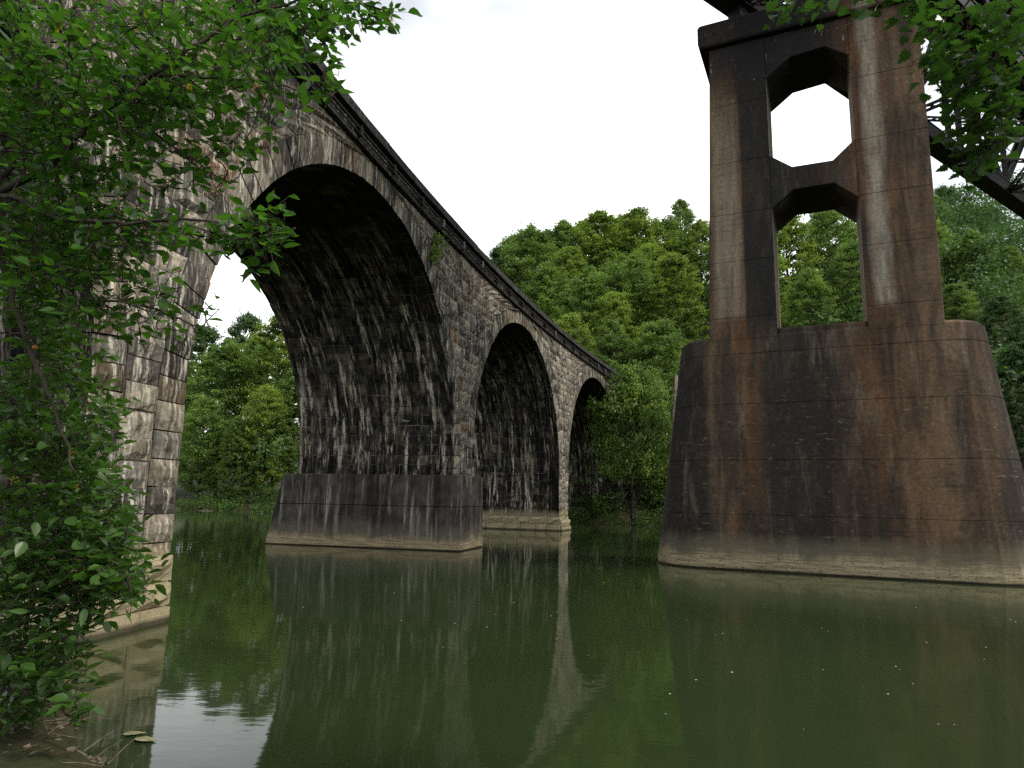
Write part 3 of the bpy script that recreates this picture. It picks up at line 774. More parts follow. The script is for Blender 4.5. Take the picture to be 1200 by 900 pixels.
def make_crown(seed, hgt, rad, shape, nleaf, size, mat, low=.12, irregular=.35):
    g = np.random.default_rng(seed); cl = []
    nc = 380
    ang0 = g.uniform(0, 6.28)
    lump = [(g.uniform(0, 6.28), g.uniform(.2, 1), g.uniform(.4, 1)) for _ in range(6)]
    for i in range(nc):
        q = g.random() ** .85; z = hgt * (low + (1 - low) * q)
        prof = {'round': math.sin(math.pi * min(1, .16 + .84 * q) ** 1.15) ** .65, 'tall': (1 - q ** 4.0) ** .6 * (.65 + .35 * min(1, q * 4)), 'spread': (math.sin(math.pi * (.08 + .90 * q ** .8))) ** .55}[shape]
        a = g.uniform(0, 6.28)
        k = 1 + irregular * (math.sin(2 * a + ang0) * .4 + sum(w * math.exp(-((a - b + 3.14) % 6.28 - 3.14) ** 2 / .3 - (q - c) ** 2 / .03) for b, c, w in lump) * .5 - .2)
        r = rad * prof * k * g.uniform(.2, 1.0) ** .5
        cl.append((np.array([math.cos(a) * r, math.sin(a) * r, z]), g.uniform(.35, .95) * rad / 4.6))
    per = nleaf // nc; P, N, Tt, S = [], [], [], []
    for c, r in cl:
        a = clump_leaves(c, r, int(per * g.uniform(.5, 1.5)), size, g, g.uniform(.45, .8), unit(np.array([c[0], c[1], g.uniform(.2, 1.6)]))); P.append(a[0]); N.append(a[1]); Tt.append(a[2]); S.append(a[3])
    v, f = rand_rot_leaf(np.vstack(P), np.vstack(N), np.vstack(Tt), np.concatenate(S))
    me = make_mesh('crown', v, f, mat)
    mb = MB(); th = hgt * .86
    pts = [np.array([math.sin(i * 1.1 + ang0) * .12 * i / 3, math.cos(i * .9 + ang0) * .12 * i / 3, th * i / 6 - (.8 if i == 0 else 0)]) for i in range(7)]
    mb.tube(pts, [rad * .055 * (1 - .13 * i) for i in range(7)], 7)
    for c, r in cl[::9]:
        zb = max(hgt * .1, c[2] - g.uniform(.8, 2.5)); j = min(5, int(zb / th * 6)); b = pts[j] + (pts[j + 1] - pts[j]) * (zb / th * 6 - j)
        mid = (b + c) / 2 + np.array([0, 0, .25]); mb.tube([b, mid, c], [rad * .022, rad * .014, rad * .005], 5)
    tm = make_mesh('trunk', mb.v, mb.f, M['palebark' if seed % 3 == 1 else 'bark'], smooth=True)
    return me, tm
VAR = []
for i, (shape, rad, mt, low, hg) in enumerate([('round', 5.0, 't1', .10, 20), ('tall', 4.3, 't2', .08, 21), ('spread', 5.6, 't1', .12, 18), ('round', 4.6, 't3', .10, 19), ('tall', 4.8, 't1', .06, 22), ('round', 5.2, 't2', .10, 19), ('spread', 5.0, 't3', .08, 18)]):
    VAR.append((*make_crown(100 + i, hg, rad, shape, 42000, .25, M[mt], low, .3), hg))
def tree(px, top, depth, var, label, group, wide=1.0, rot=None, name='forest_tree'):
    P = at(px, 580, depth); gz = float(ground_z(P[0], P[1]))
    zt = at(px, top, depth)[2]; hgt = zt - gz
    cm, tm, hv = VAR[var]; sc = hgt / hv
    e = empty(name, (P[0], P[1], gz), rng.uniform(0, 6.28) if rot is None else rot, label, 'tree', group)
    sw = min(sc, 1.35) * wide; e.scale = (sw, sw, sc)
    link_mesh('crown', cm, e); link_mesh('trunk', tm, e)
    return e
G1 = 'trees framed by the nearest stone arch'; G2 = 'trees on the slope between the stone bridge and the concrete pier'
G3 = 'trees behind the concrete pier'; G4 = 'trees right of the concrete pier'
TREES = [
 # through the near arch
 (252, 402, 100, 0, 'deep green round tree just left of the yellowish one, framed by the nearest stone arch', G1, 1.0),
 (222, 385, 112, 3, 'dark tree crown at the left edge of the nearest arch opening, on the skyline', G1, 1.0),
 (274, 370, 126, 3, 'darkest tree top rising behind the others inside the nearest arch opening', G1, 1.0),
 (318, 372, 100, 1, 'yellowish tall tree beside the dark vault, right of the nearest arch opening', G1, 1.1),
 (305, 455, 92, 5, 'light green low tree above the far waterline, beside the concrete footing of the nearest arch', G1, .9),
 (232, 470, 93, 2, 'bushy tree over the far waterline, beside the left stone pier', G1, .9),
 (272, 490, 90, 4, 'small middle tree leaning over the far waterline, centre of the nearest arch opening', G1, .8),
 (180, 395, 104, 0, 'round tree half hidden by the left stone pier, beyond the nearest arch', G1, 1.0),
 # skyline between bridge and pier
 (580, 292, 118, 3, 'small dark tree top peeking over the stone parapet, leftmost on that slope', G2, .8),
 (618, 268, 116, 0, 'round blue green tree on the skyline just right of the stone parapet', G2, 1.0),
 (660, 262, 122, 4, 'tall tree on the skyline, second from the stone parapet', G2, 1.0),
 (705, 250, 118, 1, 'tall yellowish tree on the skyline, midway between parapet and concrete pier', G2, 1.05),
 (752, 248, 120, 5, 'light green tree on the skyline, second from the concrete pier', G2, 1.0),
 (806, 236, 124, 4, 'thin topped tree poking highest on the skyline beside the concrete pier', G2, .75),
 # mid slope
 (640, 312, 100, 4, 'mid green tree below the skyline, nearest above the stone parapet', G2, 1.0),
 (690, 318, 94, 0, 'round tree halfway up the slope, second row right of the parapet', G2, 1.05),
 (738, 305, 98, 2, 'broad tree halfway up the slope, centre of the gap between both bridges', G2, 1.0),
 (795, 300, 92, 1, 'yellowish tree halfway up the slope, touching the concrete pier outline', G2, 1.0),
 (668, 372, 84, 5, 'bright light green crown just above the far end of the parapet', G2, .9),
 (718, 378, 80, 4, 'mid green crown behind the overhanging tree at the far arch', G2, .9),
 (775, 380, 78, 2, 'broad low crown left of the concrete pier, above the pale trunk', G2, .95),
 (815, 420, 74, 3, 'dark tree pressed against the left edge of the concrete pier base', G2, .9),
 # behind the pier, seen through the lower opening
 (880, 262, 112, 0, 'tree hidden behind the left column of the concrete pier, its crown edge in the opening', G3, 1.0),
 (935, 250, 108, 5, 'light green round tree filling the left of the lower pier opening', G3, 1.0),
 (990, 246, 112, 2, 'broad green tree filling the right of the lower pier opening', G3, 1.0),
 (960, 318, 88, 4, 'nearer tree low in the lower pier opening', G3, 1.0),
 (1050, 250, 114, 4, 'tree behind the right column of the concrete pier', G3, 1.0),
 # right of the pier
 (1098, 228, 150, 3, 'dark distant tree on the skyline below the steel truss, nearest the pier', G4, 1.0),
 (1140, 222, 156, 6, 'dark distant tree on the skyline below the steel truss, between two others', G4, 1.0),
 (1190, 245, 150, 3, 'dark distant tree at the right picture edge below the steel truss', G4, 1.0),
 (1118, 262, 104, 5, 'light green crown right of the concrete column, below the maple leaves', G4, 1.0),
 (1168, 272, 100, 0, 'green crown left of the right picture edge, below the truss chord', G4, 1.0),
 (1210, 290, 96, 4, 'green crown cut by the right picture edge', G4, 1.0),
 (1140, 335, 84, 2, 'dense crown above the rounded right shoulder of the pier base', G4, .95),
 (1165, 420, 66, 3, 'low dark crown just behind the right flank of the pier base', G4, 1.0),
 (1212, 405, 62, 6, 'low dark crown at the right picture edge beside the pier base', G4, 1.0),
 (1120, 232, 140, 0, 'distant green crown on the skyline between the pier column and the truss chord', G4, 1.2),
 (1170, 240, 142, 4, 'distant green crown just under the truss chord', G4, 1.2),
 (1195, 350, 78, 6, 'dark dense tree beside the right flank of the pier base', G4, 1.0),
 (600, 280, 130, 2, 'far small crown on the skyline between the leftmost trees above the parapet', G2, 1.0),
 (640, 272, 132, 3, 'dark crown filling the skyline gap, third from the parapet', G2, 1.1),
 (685, 262, 128, 5, 'pale crown on the skyline just left of the tall yellowish tree', G2, 1.0),
 (730, 256, 130, 0, 'round crown on the skyline just right of the tall yellowish tree', G2, 1.1),
 (785, 262, 122, 2, 'broad crown on the skyline against the concrete column', G2, 1.1),
 (830, 262, 118, 5, 'light crown cut by the left edge of the concrete column', G2, 1.0),
 (665, 292, 108, 1, 'yellowish crown just under the skyline, left half of the slope', G2, 1.0),
 (765, 290, 106, 5, 'pale crown just under the skyline, right half of the slope', G2, 1.05),
 (720, 345, 88, 1, 'yellow green crown low on the slope, above the far arch', G2, 1.0),
 (760, 440, 70, 0, 'shaded crown behind the pale overhanging tree', G2, .9),
 (795, 470, 68, 4, 'low shaded crown beside the pale leaning trunk', G2, .8),
 (905, 275, 96, 1, 'yellowish crown at the left reveal of the lower pier opening', G3, 1.0),
 (1015, 285, 96, 0, 'round crown at the right edge of the lower pier opening', G3, 1.0),
 (1088, 290, 100, 2, 'crown touching the right edge of the concrete column', G4, 1.0),
 (1108, 340, 86, 1, 'yellowish crown just above the right shoulder of the pier base', G4, .9),
 (295, 400, 112, 0, 'mid row tree between the dark top and the yellowish tree in the nearest arch', G1, 1.1),
 (338, 430, 96, 4, 'tree pressed against the dark vault edge in the nearest arch opening', G1, .9),
]
for px, top, dep, var, lab, grp, wide in TREES: tree(px, top, dep, var, lab, grp, wide)
# overhanging pale tree in front of the far arch, and two bare trunks
cm, tm = make_crown(300, 9, 3.6, 'spread', 22000, .18, M['t1'], .36, .6)
P = at(742, 596, 63); gz = float(ground_z(P[0], P[1]))
e = empty('overhanging_tree', (P[0], P[1], gz), 1.0, 'pale green tree leaning over the water in front of the far arch', 'tree'); e.scale = (1, 1, (at(742, 425, 63)[2] - gz) / 9.4)
o = link_mesh('crown', cm, e); link_mesh('trunk', tm, e)
def bare_trunk(px0, py0, px1, py1, dep, r, label, mat):
    a = at(px0, py0, dep); a[2] = float(ground_z(a[0], a[1])) - .3; b = at(px1, py1, dep + .6)
    e = empty('leaning_trunk', a, 0, label, 'tree trunk'); mb = MB()
    n = 7; pts = [(b - a) * i / (n - 1) + np.array([math.sin(i * 1.3) * .08, 0, 0]) for i in range(n)]
    mb.tube(pts, [r * (1 - .08 * i) for i in range(n)], 9); mb.build('trunk', mat, e, True)
    mb = MB(); mb.tube([pts[4], pts[4] + np.array([.5, -.3, 1.2]), pts[4] + np.array([1.4, -.5, 2.2])], [r * .4, r * .3, r * .15], 6); mb.build('limb', mat, e, True)
bare_trunk(779, 600, 792, 440, 62, .28, 'pale leaning tree trunk beside the left edge of the concrete pier', M['palebark'])
bare_trunk(744, 596, 738, 500, 64, .22, 'dark upright trunk under the pale overhanging tree', M['bark'])
for (ss, tt, hh, vr, lab) in ((108, 17, 17, 3, 'added light blocking tree beyond the far arch, nearer the middle of the river'), (116, 15, 18, 6, 'added light blocking tree on the bank close behind the far arch'), (122, 22, 20, 0, 'tall added light blocking tree on the slope behind the far end of the parapet')):  # trees added behind the far arch to keep light out of its vault
    P = B(ss, tt, 0); gz = float(ground_z(P[0], P[1])); cm, tm, hv = VAR[vr]
    e = empty('forest_tree', (P[0], P[1], gz), ss, lab, 'tree', G2); e.scale = (1.1, 1.1, hh / hv)
    link_mesh('crown', cm, e); link_mesh('trunk', tm, e)
# far forest filling the slope, and undergrowth on the far bank: nobody could count these
def scatter(name, pts, rads, per, size, mat, label, cat, seed, flat=.8):
    g = np.random.default_rng(seed); P, N, Tt, S = [], [], [], []
    for p, r in zip(pts, rads):
        a = clump_leaves(p, r, per, size, g, flat); P.append(a[0]); N.append(a[1]); Tt.append(a[2]); S.append(a[3])
    v, f = rand_rot_leaf(np.vstack(P), np.vstack(N), np.vstack(Tt), np.concatenate(S))
    o = mesh_obj(name, v, f, mat); tag(o, label, cat, None, 'stuff'); return o
g = np.random.default_rng(11); pts, rads = [], []
for i in range(1150):
    d = g.uniform(3, 95) if i < 850 else g.uniform(60, 150); a = g.uniform(-75, 115) if i < 850 else g.uniform(0, 60)
    q = np.array([.906, -.423]) * a + RN * (62.3 + d)
    z = float(ground_z(q[0], q[1])); pts.append(np.array([q[0], q[1], z + g.uniform(.8, 8.0 + d * .06)])); rads.append(g.uniform(2.0, 3.8))
scatter('far_woodland', pts, rads, 150, .50, M['t3'], 'dense shaded woodland filling the slope beyond the river', 'woodland', 12, .9)
pts, rads = [], []
for i in range(620):
    a = g.uniform(-75, 60); d = g.uniform(-1.3, 4.5)
    q = np.array([.906, -.423]) * a + RN * (62.3 + d); q = q - RN * (wob(q[0], q[1], .12) * 1.2)
    z = float(ground_z(q[0], q[1])); pts.append(np.array([q[0], q[1], max(z, .1) + g.uniform(.1, 2.4) * min(1, .3 + max(d, 0) / 2)])); rads.append(g.uniform(.6, 1.4))
scatter('bank_undergrowth', pts, rads, 90, .20, M['under'], 'leafy undergrowth along the far waterline', 'undergrowth', 13, .7)

# ------------------------------------------------------------------ foreground foliage
OV = [(0, 0), (.12, .16), (.34, .27), (.62, .22), (.86, .09), (1.04, 0)]         # half outline of an ovate leaf (along, half-width)
def leaf_template_ovate():
    v = []; f = []
    for x, w in OV: v.append((x, 0, -.02 * math.sin(x * 3)))
    k = len(OV)
    for x, w in OV[1:-1]: v.append((x, w, .10 * w / .27 - .06 * x))
    for x, w in OV[1:-1]: v.append((x, -w, .10 * w / .27 - .06 * x))
    m_ = len(OV) - 2
    for s_, off in ((1, k), (-1, k + m_)):
        q = [[0, 1, off]] + [[i, i + 1, off + i, off + i - 1] for i in range(1, m_)] + [[m_, m_ + 1, off + m_ - 1]]
        f += [x if s_ == 1 else x[::-1] for x in q]
    return np.array(v), f
MP = [(0, 0), (.10, .30), (.02, .46), (.24, .42), (.34, .62), (.48, .40), (.60, .50), (.66, .26), (.80, .24), (1.05, 0)]
def leaf_template_lobed():
    v = [(.36, 0, .0)] + [(x, w, .10 * w - .10 * abs(x - .3)) for x, w in MP] + [(x, -w, .10 * w - .10 * abs(x - .3)) for x, w in MP[1:-1][::-1]]
    n = len(v) - 1
    return np.array(v), [[0, 1 + (i + 1) % n, 1 + i] for i in range(n)]
def place_leaves(tmpl, P, N, Tp, S):
    tv, tf = tmpl; n = len(P); N = unit(N); Tp = unit(Tp - N * (Tp * N).sum(1, keepdims=True)); Sd = np.cross(N, Tp)
    cz = np.random.default_rng(len(P)).uniform(-.8, 3.2, n)[:, None, None]; wz = np.random.default_rng(len(P) + 1).uniform(.75, 1.2, n)[:, None, None]
    V = P[:, None, :] + S[:, None, None] * (tv[None, :, 0:1] * Tp[:, None, :] + wz * tv[None, :, 1:2] * Sd[:, None, :] + cz * tv[None, :, 2:3] * N[:, None, :])
    return V
def grow(root, regions, tmpl, leafmat, branches, seed, keep=300, lsize=.085, spacing=.055, woodmat=None, droop=.35, rest='foliage'):
    """regions: (polygon in photo px, depth range, number of twigs, twig length). Twigs are anchored to the nearest branch node."""
    g = np.random.default_rng(seed); off = -np.array(root.location)
    nodes = []
    for br in branches:
        pts = [at(*q[:3]) for q in br['px']] if 'px' in br else [np.array(q) for q in br['w']]
        # smooth resample
        fine = []
        for i in range(len(pts) - 1):
            for k in range(5): fine.append(pts[i] + (pts[i + 1] - pts[i]) * k / 5 + g.normal(size=3) * .008)
        fine.append(pts[-1]); n = len(fine)
        rr = [br['r0'] + (br['r1'] - br['r0']) * i / (n - 1) for i in range(n)]
        mb = MB(); mb.tube([p + off for p in fine], rr, 6); mb.build('branch', woodmat or M['bark'], root, True)
        nodes += fine
    tw = MB(); P, N, Tp, S = [], [], [], []
    samples = []
    for poly, (d0, d1), cnt, tl in regions:
        poly = np.array(poly, float); lo, hi = poly.min(0), poly.max(0); made = 0
        while made < cnt:
            x, y = g.uniform(lo[0], hi[0]), g.uniform(lo[1], hi[1])
            ins = False; j = len(poly) - 1
            for i in range(len(poly)):
                if (poly[i][1] > y) != (poly[j][1] > y) and x < (poly[j][0] - poly[i][0]) * (y - poly[i][1]) / (poly[j][1] - poly[i][1]) + poly[i][0]: ins = not ins
                j = i
            if not ins: continue
            made += 1; samples.append((at(x, y, g.uniform(d0, d1)), tl * g.uniform(.6, 1.25)))
    nb = np.array(nodes); samples.sort(key=lambda q: float(np.min(np.linalg.norm(nb - q[0], axis=1))))
    cap = len(nodes) + 2 * len(samples); nd = np.zeros((cap, 3)); nn = len(nodes); nd[:nn] = nb
    if True:
        for mid, L in samples:                                # every twig springs from the nearest wood already grown
            dist = np.linalg.norm(nd[:nn] - mid, axis=1); a = nd[int(np.argmin(dist))].copy()
            dirn = unit((mid - a) * np.array([1, 1, .5]) + g.normal(size=3) * .12); dirn[2] += g.uniform(-.25, .12); dirn = unit(dirn)
            p0, p1 = mid - dirn * L * .45, mid + dirn * L * .55; p1[2] -= droop * L * .35
            if np.linalg.norm(p0 - a) > .03:
                mm = (a + p0) / 2 + g.normal(size=3) * .02
                tw.tube([a + off, mm + off, p0 + off], [.0050, .0040, .0032], 4)
            tw.tube([p0 + off, mid + np.array([0, 0, .012]) + off, p1 + off], [.0032, .0024, .0012], 4)
            nd[nn] = p0; nd[nn + 1] = mid; nn += 2
            nl = max(3, int(L / spacing))
            for i in range(nl):
                q = (i + .5) / nl; b = p0 + (mid - p0) * min(1, q * 2) + (p1 - mid) * max(0, q * 2 - 1)
                sd = unit(np.cross(dirn, (0, 0, 1.))) * (1 if i % 2 else -1)
                tip = unit(dirn * .6 + sd * .9 + np.array([0, 0, -droop]) + g.normal(size=3) * .35) if i < nl - 1 else unit(dirn + np.array([0, 0, -droop]))
                nm = unit(np.array([0, 0, 1.0]) + g.normal(size=3) * .42)
                P.append(b + tip * .015); N.append(nm); Tp.append(tip); S.append(lsize * g.uniform(.6, 1.2))
    tw.build('twigs', woodmat or M['bark'], root)['kind'] = 'stuff'
    P, N, Tp, S = map(np.array, (P, N, Tp, S))
    V = place_leaves(tmpl, P, N, Tp, S); tv, tf = tmpl
    vis = []
    for i in range(len(P)):
        x, y, z = proj(P[i]); vis.append(S[i] / max(z, .3) if (0 < x < 1200 and 0 < y < 900 and z > .3) else 0)
    order = np.argsort(-np.array(vis))
    for i in order[:keep]:
        o = mesh_obj('leaf', V[i] - P[i], tf, leafmat, root, None, True); o.location = P[i] + off
    rem = order[keep:]
    if len(rem):
        k = V.shape[1]; vv = (V[rem] + off).reshape(-1, 3); ff = []
        for j in range(len(rem)): ff += [[i + j * k for i in q] for q in tf]
        o = mesh_obj(rest, vv, ff, leafmat, root, None, True); tag(o, kind='stuff')
    return len(P)
OVT, LBT = leaf_template_ovate(), leaf_template_lobed()
# --- tree leaning in from the left
lt_base = np.array([-4.6, 4.6, float(ground_z(-4.6, 4.6)) - .1])
lt = empty('overhanging_branch_tree', lt_base, 0, 'broad leaved tree hanging over the upper left, screening the stone bridge', 'tree')
br = [dict(w=[lt_base, lt_base + (.25, -.1, 1.5), lt_base + (.2, -.3, 3.0), at(-20, 232, 4.5), at(-15, 60, 4.6), at(10, -160, 4.8)], r0=.085, r1=.035),
      dict(px=[(-10, 230, 4.5), (57, 197, 4.4), (87, 163, 4.3), (117, 133, 4.3), (180, 88, 4.2), (230, 52, 4.3), (280, 20, 4.4), (370, -5, 4.5), (450, 12, 4.6)], r0=.028, r1=.006),
      dict(px=[(-8, 225, 4.5), (20, 180, 4.6), (43, 110, 4.7), (60, 43, 4.8), (93, 0, 4.9), (120, -60, 5.0)], r0=.024, r1=.010),
      dict(px=[(-8, 228, 4.5), (20, 232, 4.3), (67, 257, 4.1), (133, 262, 4.0), (210, 258, 3.9), (290, 262, 3.85), (345, 275, 3.8)], r0=.018, r1=.004),
      dict(px=[(117, 133, 4.3), (170, 150, 4.4), (230, 190, 4.4), (270, 215, 4.4)], r0=.012, r1=.004),
      dict(px=[(180, 88, 4.2), (240, 90, 4.2), (310, 95, 4.2), (370, 110, 4.2)], r0=.012, r1=.004),
      dict(px=[(-10, 260, 4.6), (10, 330, 4.7), (30, 400, 4.7), (60, 470, 4.6), (90, 560, 4.6)], r0=.022, r1=.008),
      dict(px=[(10, 330, 4.7), (60, 320, 4.5), (120, 350, 4.3), (175, 360, 4.2), (235, 385, 4.2)], r0=.012, r1=.004)]
regs = [([(0, 0), (430, 0), (400, 30), (330, 90), (250, 130), (130, 150), (0, 160)], (3.9, 5.6), 410, .34),
        ([(0, 60), (220, 60), (160, 200), (90, 250), (0, 260)], (4.0, 6.0), 250, .36),
        ([(150, 80), (330, 80), (385, 120), (330, 130), (270, 230), (200, 240), (140, 190)], (4.0, 4.8), 78, .30),
        ([(190, 262), (335, 240), (360, 270), (330, 292), (250, 285), (195, 285)], (3.7, 4.0), 44, .22),
        ([(285, 300), (312, 300), (312, 318), (285, 318)], (3.8, 3.9), 2, .12),
        ([(330, 0), (455, 0), (470, 22), (400, 45), (350, 60), (330, 40)], (4.4, 4.8), 44, .26),
        ([(370, 60), (402, 70), (390, 110), (365, 100)], (4.2, 4.4), 10, .2),
        ([(0, 240), (140, 230), (200, 270), (140, 330), (0, 340)], (4.0, 5.6), 190, .33),
        ([(60, 320), (190, 320), (245, 370), (225, 400), (130, 400), (70, 370)], (4.1, 4.7), 46, .26)]
n1 = grow(lt, regs, OVT, M['fleaf'], br, 21, lsize=.10)
# --- bush on the near bank below it
bb = np.array([-5.4, 6.4, float(ground_z(-5.4, 6.4)) - .1])
bush = empty('riverbank_bush', bb, 0, 'dense leafy bush on the near bank at the lower left, in front of the pier', 'bush')
br = [dict(w=[bb, bb + (.1, .0, .9), bb + (-.1, .1, 1.9), bb + (.05, 0, 3.2)], r0=.05, r1=.012),
      dict(w=[bb + (-.5, -.3, 0), bb + (-.5, -.3, 1.2), bb + (-.7, -.2, 2.6), bb + (-.6, -.2, 3.6)], r0=.04, r1=.010),
      dict(w=[bb, bb + (.45, .1, .45), bb + (.85, .2, .75), bb + (1.2, .2, .8)], r0=.03, r1=.006),
      dict(w=[bb, bb + (.3, -.6, .3), bb + (.5, -1.1, .2)], r0=.02, r1=.006),
      dict(w=[bb + (.05, 0, .8), bb + (.5, .1, 1.3), bb + (.8, .1, 1.7), bb + (.9, .1, 1.9)], r0=.02, r1=.006)]
regs = [([(0, 330), (70, 330), (130, 430), (140, 520), (60, 540), (0, 540)], (5.0, 6.6), 230, .34),
        ([(0, 500), (100, 490), (150, 560), (150, 650), (170, 690), (110, 700), (0, 700)], (5.0, 6.8), 420, .32),
        ([(0, 640), (120, 640), (160, 690), (110, 720), (85, 800), (0, 800)], (5.0, 6.6), 300, .30),
        ([(120, 600), (172, 660), (180, 690), (140, 700), (110, 660)], (5.4, 6.2), 50, .24),
        ([(0, 770), (75, 770), (70, 830), (30, 860), (0, 870)], (5.2, 6.2), 60, .26),
        ([(85, 590), (165, 610), (160, 640), (90, 640)], (5.2, 6.2), 40, .24)]
n2 = grow(bush, regs, OVT, M['bleaf'], br, 22, lsize=.12)
mb = MB()
for (px, py) in ((41, 407),):
    P = at(px, py, 5.0) - bb; mb.tube([P + (0, 0, -.017), P + (0, 0, -.012), P, P + (0, 0, .012), P + (0, 0, .017)], [.004, .013, .018, .013, .004], 9)
mb.build('fruit', M['fruit'], bush, True)
# --- low sapling by the water at the very bottom left
sb_ = np.array([-4.9, 5.5, float(ground_z(-4.9, 5.5)) - .05])
sap = empty('waterside_sapling', sb_, 0, 'low bright leafed sapling leaning over the water at the bottom left corner', 'plant')
br = [dict(w=[sb_, sb_ + (.3, .05, .25), at(40, 812, 5.3), at(95, 808, 5.3), at(118, 806, 5.3)], r0=.012, r1=.003), dict(w=[at(40, 812, 5.3), at(70, 830, 5.2), at(95, 850, 5.2)], r0=.008, r1=.003)]
regs = [([(0, 795), (115, 800), (120, 815), (40, 830), (0, 830)], (5.0, 5.5), 12, .22), ([(40, 820), (95, 825), (105, 850), (85, 850)], (5.1, 5.3), 6, .18)]
grow(sap, regs, OVT, M['fleaf'], br, 23, lsize=.115)
# --- maple-like branch hanging in from the upper right, its trunk on the near bank out of view
mt_base = np.array([7.4, -.4, float(ground_z(7.4, -.4)) - .1])
mp = empty('lobed_leaf_tree', mt_base, 0, 'tree with lobed leaves hanging in front of the steel truss at upper right', 'tree')
top = at(1230, -60, 5.2)
br = [dict(w=[mt_base, mt_base + (.1, .1, 2.5), mt_base + (-.1, .4, 5.2), mt_base + (-.6, 1.6, 7.0)], r0=.16, r1=.09),
      dict(w=[mt_base + (-.1, .4, 5.2), mt_base + (-1.0, 2.5, 6.6), top, at(1150, -40, 5.4), at(1040, -35, 5.6), at(930, -25, 5.8)], r0=.06, r1=.008),
      dict(w=[top, at(1190, 10, 5.3), at(1165, 70, 5.3), at(1150, 130, 5.2), at(1140, 190, 5.2)], r0=.02, r1=.004),
      dict(w=[at(1150, -40, 5.4), at(1130, 10, 5.5), at(1100, 60, 5.5)], r0=.014, r1=.004)]
regs = [([(1075, 0), (1200, 0), (1200, 130), (1110, 110), (1080, 60)], (4.9, 5.8), 120, .28),
        ([(1085, 70), (1200, 90), (1200, 160), (1140, 175), (1105, 110)], (4.9, 5.6), 52, .26),
        ([(1100, 150), (1175, 140), (1180, 190), (1150, 212), (1125, 200)], (5.0, 5.4), 26, .2),
        ([(898, -15), (975, -15), (970, 14), (905, 16)], (5.6, 5.9), 13, .22), ([(985, -15), (1085, -15), (1080, 30), (1000, 16)], (5.5, 5.8), 22, .24)]
n3 = grow(mp, regs, LBT, M['mleaf'], br, 24, lsize=.105, spacing=.07, droop=.6)

# ------------------------------------------------------------------ small things
def wall_fern(px, py, s, t, z, label, seed):
    g = np.random.default_rng(seed); b = B(s, t, z); e = empty('wall_fern', b, 0, label, 'plant')
    n = 150; P = g.normal(size=(n, 3)) * (.16, .16, .22) + (.1, -.02, -.05); N = unit(g.normal(size=(n, 3)) + (.5, 0, .8)); Tp = unit(np.cross(N, g.normal(size=(n, 3))))
    v, f = rand_rot_leaf(P, N, Tp, g.uniform(.09, .16, n)); mesh_obj('fronds', v, f, M['t2'], e)
wall_fern(505, 285, 74.9, -.05, 12.55, 'small green tuft growing from the wall just right of the nearest arch ring', 31)
wall_fern(509, 272, 75.3, -.05, 13.2, 'thin green tuft just under the string course above the nearest arch', 32)
# leaf litter and twigs on the near bank
g = np.random.default_rng(61); V = []; F = []
for i in range(1600):
    x, y = g.uniform(-8.5, -2.0), g.uniform(4.2, 11.5); z = float(ground_z(x, y))
    if z < .0: continue
    if g.random() < .75:
        L = g.uniform(.03, .09); a0 = g.uniform(0, 6.28); k = len(V)
        for (u, w) in ((-.5, 0), (0, .32), (.5, 0), (0, -.32)):
            V.append((x + L * (u * math.cos(a0) - w * math.sin(a0)), y + L * (u * math.sin(a0) + w * math.cos(a0)), z + .012 + g.uniform(0, .03)))
        F.append([k, k + 1, k + 2, k + 3])
    else:
        mb = MB(); L = g.uniform(.15, .5); a0 = g.uniform(0, 6.28); e_ = np.array([math.cos(a0), math.sin(a0), g.uniform(-.1, .3)]) * L
        mb.tube([(x, y, z + .02), np.array((x, y, z + .03)) + e_ * .5, np.array((x, y, z + .02)) + e_], [.006, .005, .002], 4)
        k = len(V); V += mb.v; F += [[q + k for q in f] for f in mb.f]
o = mesh_obj('leaf_litter', V, F, M['stick']); tag(o, 'dead leaves and twigs littering the near bank below the bush', 'leaf litter', None, 'stuff')
# floating bits
g = np.random.default_rng(41); V = []; F = []
drift = [(g.uniform(-9, 14), 7 + 26 * g.random() ** 1.2, g.uniform(.3, 2.2)) for _ in range(26)]
for i in range(250):
    cx, cy, sp = drift[g.integers(len(drift))]; aa, bb_ = g.normal() * sp * 2.2, g.normal() * sp * .5
    if g.random() < .2: aa, bb_ = g.normal() * 8, g.normal() * 6
    P = np.array([cx + .906 * aa + .423 * bb_, cy - .423 * aa + .906 * bb_, 0.])
    if P[1] < 5 or ground_z(P[0], P[1]) > -.05: continue
    r = g.uniform(.005, .013) * (1 + .03 * P[1]); k = len(V); a0 = g.uniform(0, 6.28)
    for j in range(5): V.append((P[0] + r * math.cos(a0 + j * 1.257) * g.uniform(.7, 1.5), P[1] + r * math.sin(a0 + j * 1.257), .006 + g.uniform(0, .004)))
    F.append([k, k + 1, k + 2, k + 3, k + 4])
o = mesh_obj('floating_flecks', V, F, M['petal']); tag(o, 'tiny pale flecks drifting on the green water', 'flecks', None, 'stuff')
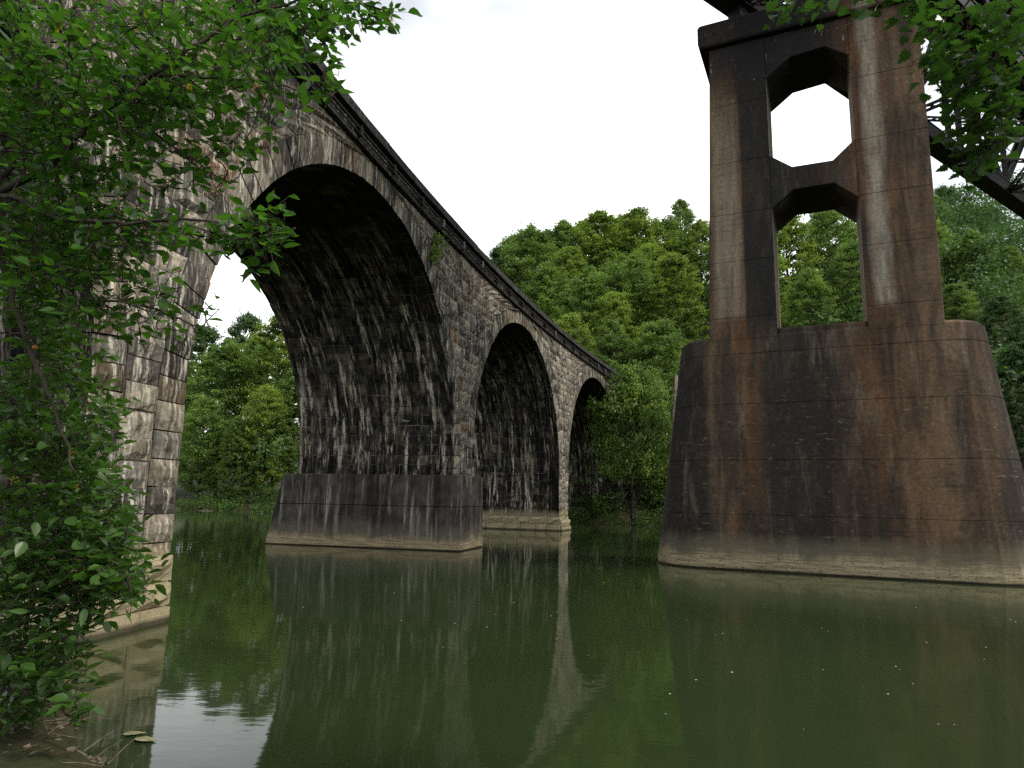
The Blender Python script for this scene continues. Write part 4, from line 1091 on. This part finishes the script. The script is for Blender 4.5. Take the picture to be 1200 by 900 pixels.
def floating_leaf(px, py, L, rz, label):
    d = FW * 800 + RT * (px - 600) + UP * (450 - py); P = np.array([0, 0, H]) + d * (-H / d[2])
    v, f = OVT; v = v * L; v[:, 2] = np.abs(v[:, 2]) * .5 + .012
    o = mesh_obj('floating_leaf', v, f, M['deadleaf']); o.location = P; o.rotation_euler = (0, 0, rz); tag(o, label, 'leaf', 'dead leaves afloat by the near bank')
floating_leaf(143, 862, .22, .3, 'pale dead leaf floating by the near bank, upper of two'); floating_leaf(158, 867, .25, -.2, 'wet dead leaf floating by the near bank, lower of two')
def dead_stick(pts, r, label):
    P = [at(*q) for q in pts]; c0 = P[0]
    mb = MB(); mb.tube([p - c0 for p in P], [r * (1 - .6 * i / (len(P) - 1)) for i in range(len(P))], 6)
    o = mb.build('dead_branch', M['stick']); o.location = c0; tag(o, label, 'branch'); return o
dead_stick([(10, 870, 6.4), (50, 858, 6.5), (97, 866, 6.6)], .012, 'bare pale stick poking out over the water at the bottom left')
dead_stick([(20, 800, 6.6), (45, 830, 6.5), (60, 868, 6.4)], .010, 'thin bare twig slanting down to the water below the bush')
dead_stick([(0, 845, 6.2), (12, 860, 6.2), (20, 890, 6.1)], .014, 'bent dead twig in the bottom left corner')
dead_stick([(232, 600, 84), (241, 598, 84), (252, 599, 84.4)], .16, 'pale driftwood log lying at the far waterline, seen through the nearest arch')
def rock(px, py, s, label, seed):
    d = FW * 800 + RT * (px - 600) + UP * (450 - py); P = np.array([0, 0, H]) + d * (-H / d[2])
    import bmesh
    bm = bmesh.new(); bmesh.ops.create_icosphere(bm, subdivisions=3, radius=1); g = np.random.default_rng(seed); k = g.normal(size=(5, 3))
    for v in bm.verts:
        q = np.array(v.co); q = q * (1 + .16 * sum(math.sin(float(kk @ q) * 2.5) for kk in k) / 2); v.co = (q[0] * s[0], q[1] * s[1], q[2] * s[2])
    me = bpy.data.meshes.new('rock'); bm.to_mesh(me); bm.free(); me.materials.append(M['rock']); o = link_mesh('rock', me); o.location = P; tag(o, label, 'rock', 'rocks at the near waterline')
rock(80, 890, (.16, .12, .09), 'low wet rock breaking the water at the bottom left', 51)
print('leaves', n1, n2, n3, 'objects', len(bpy.data.objects))
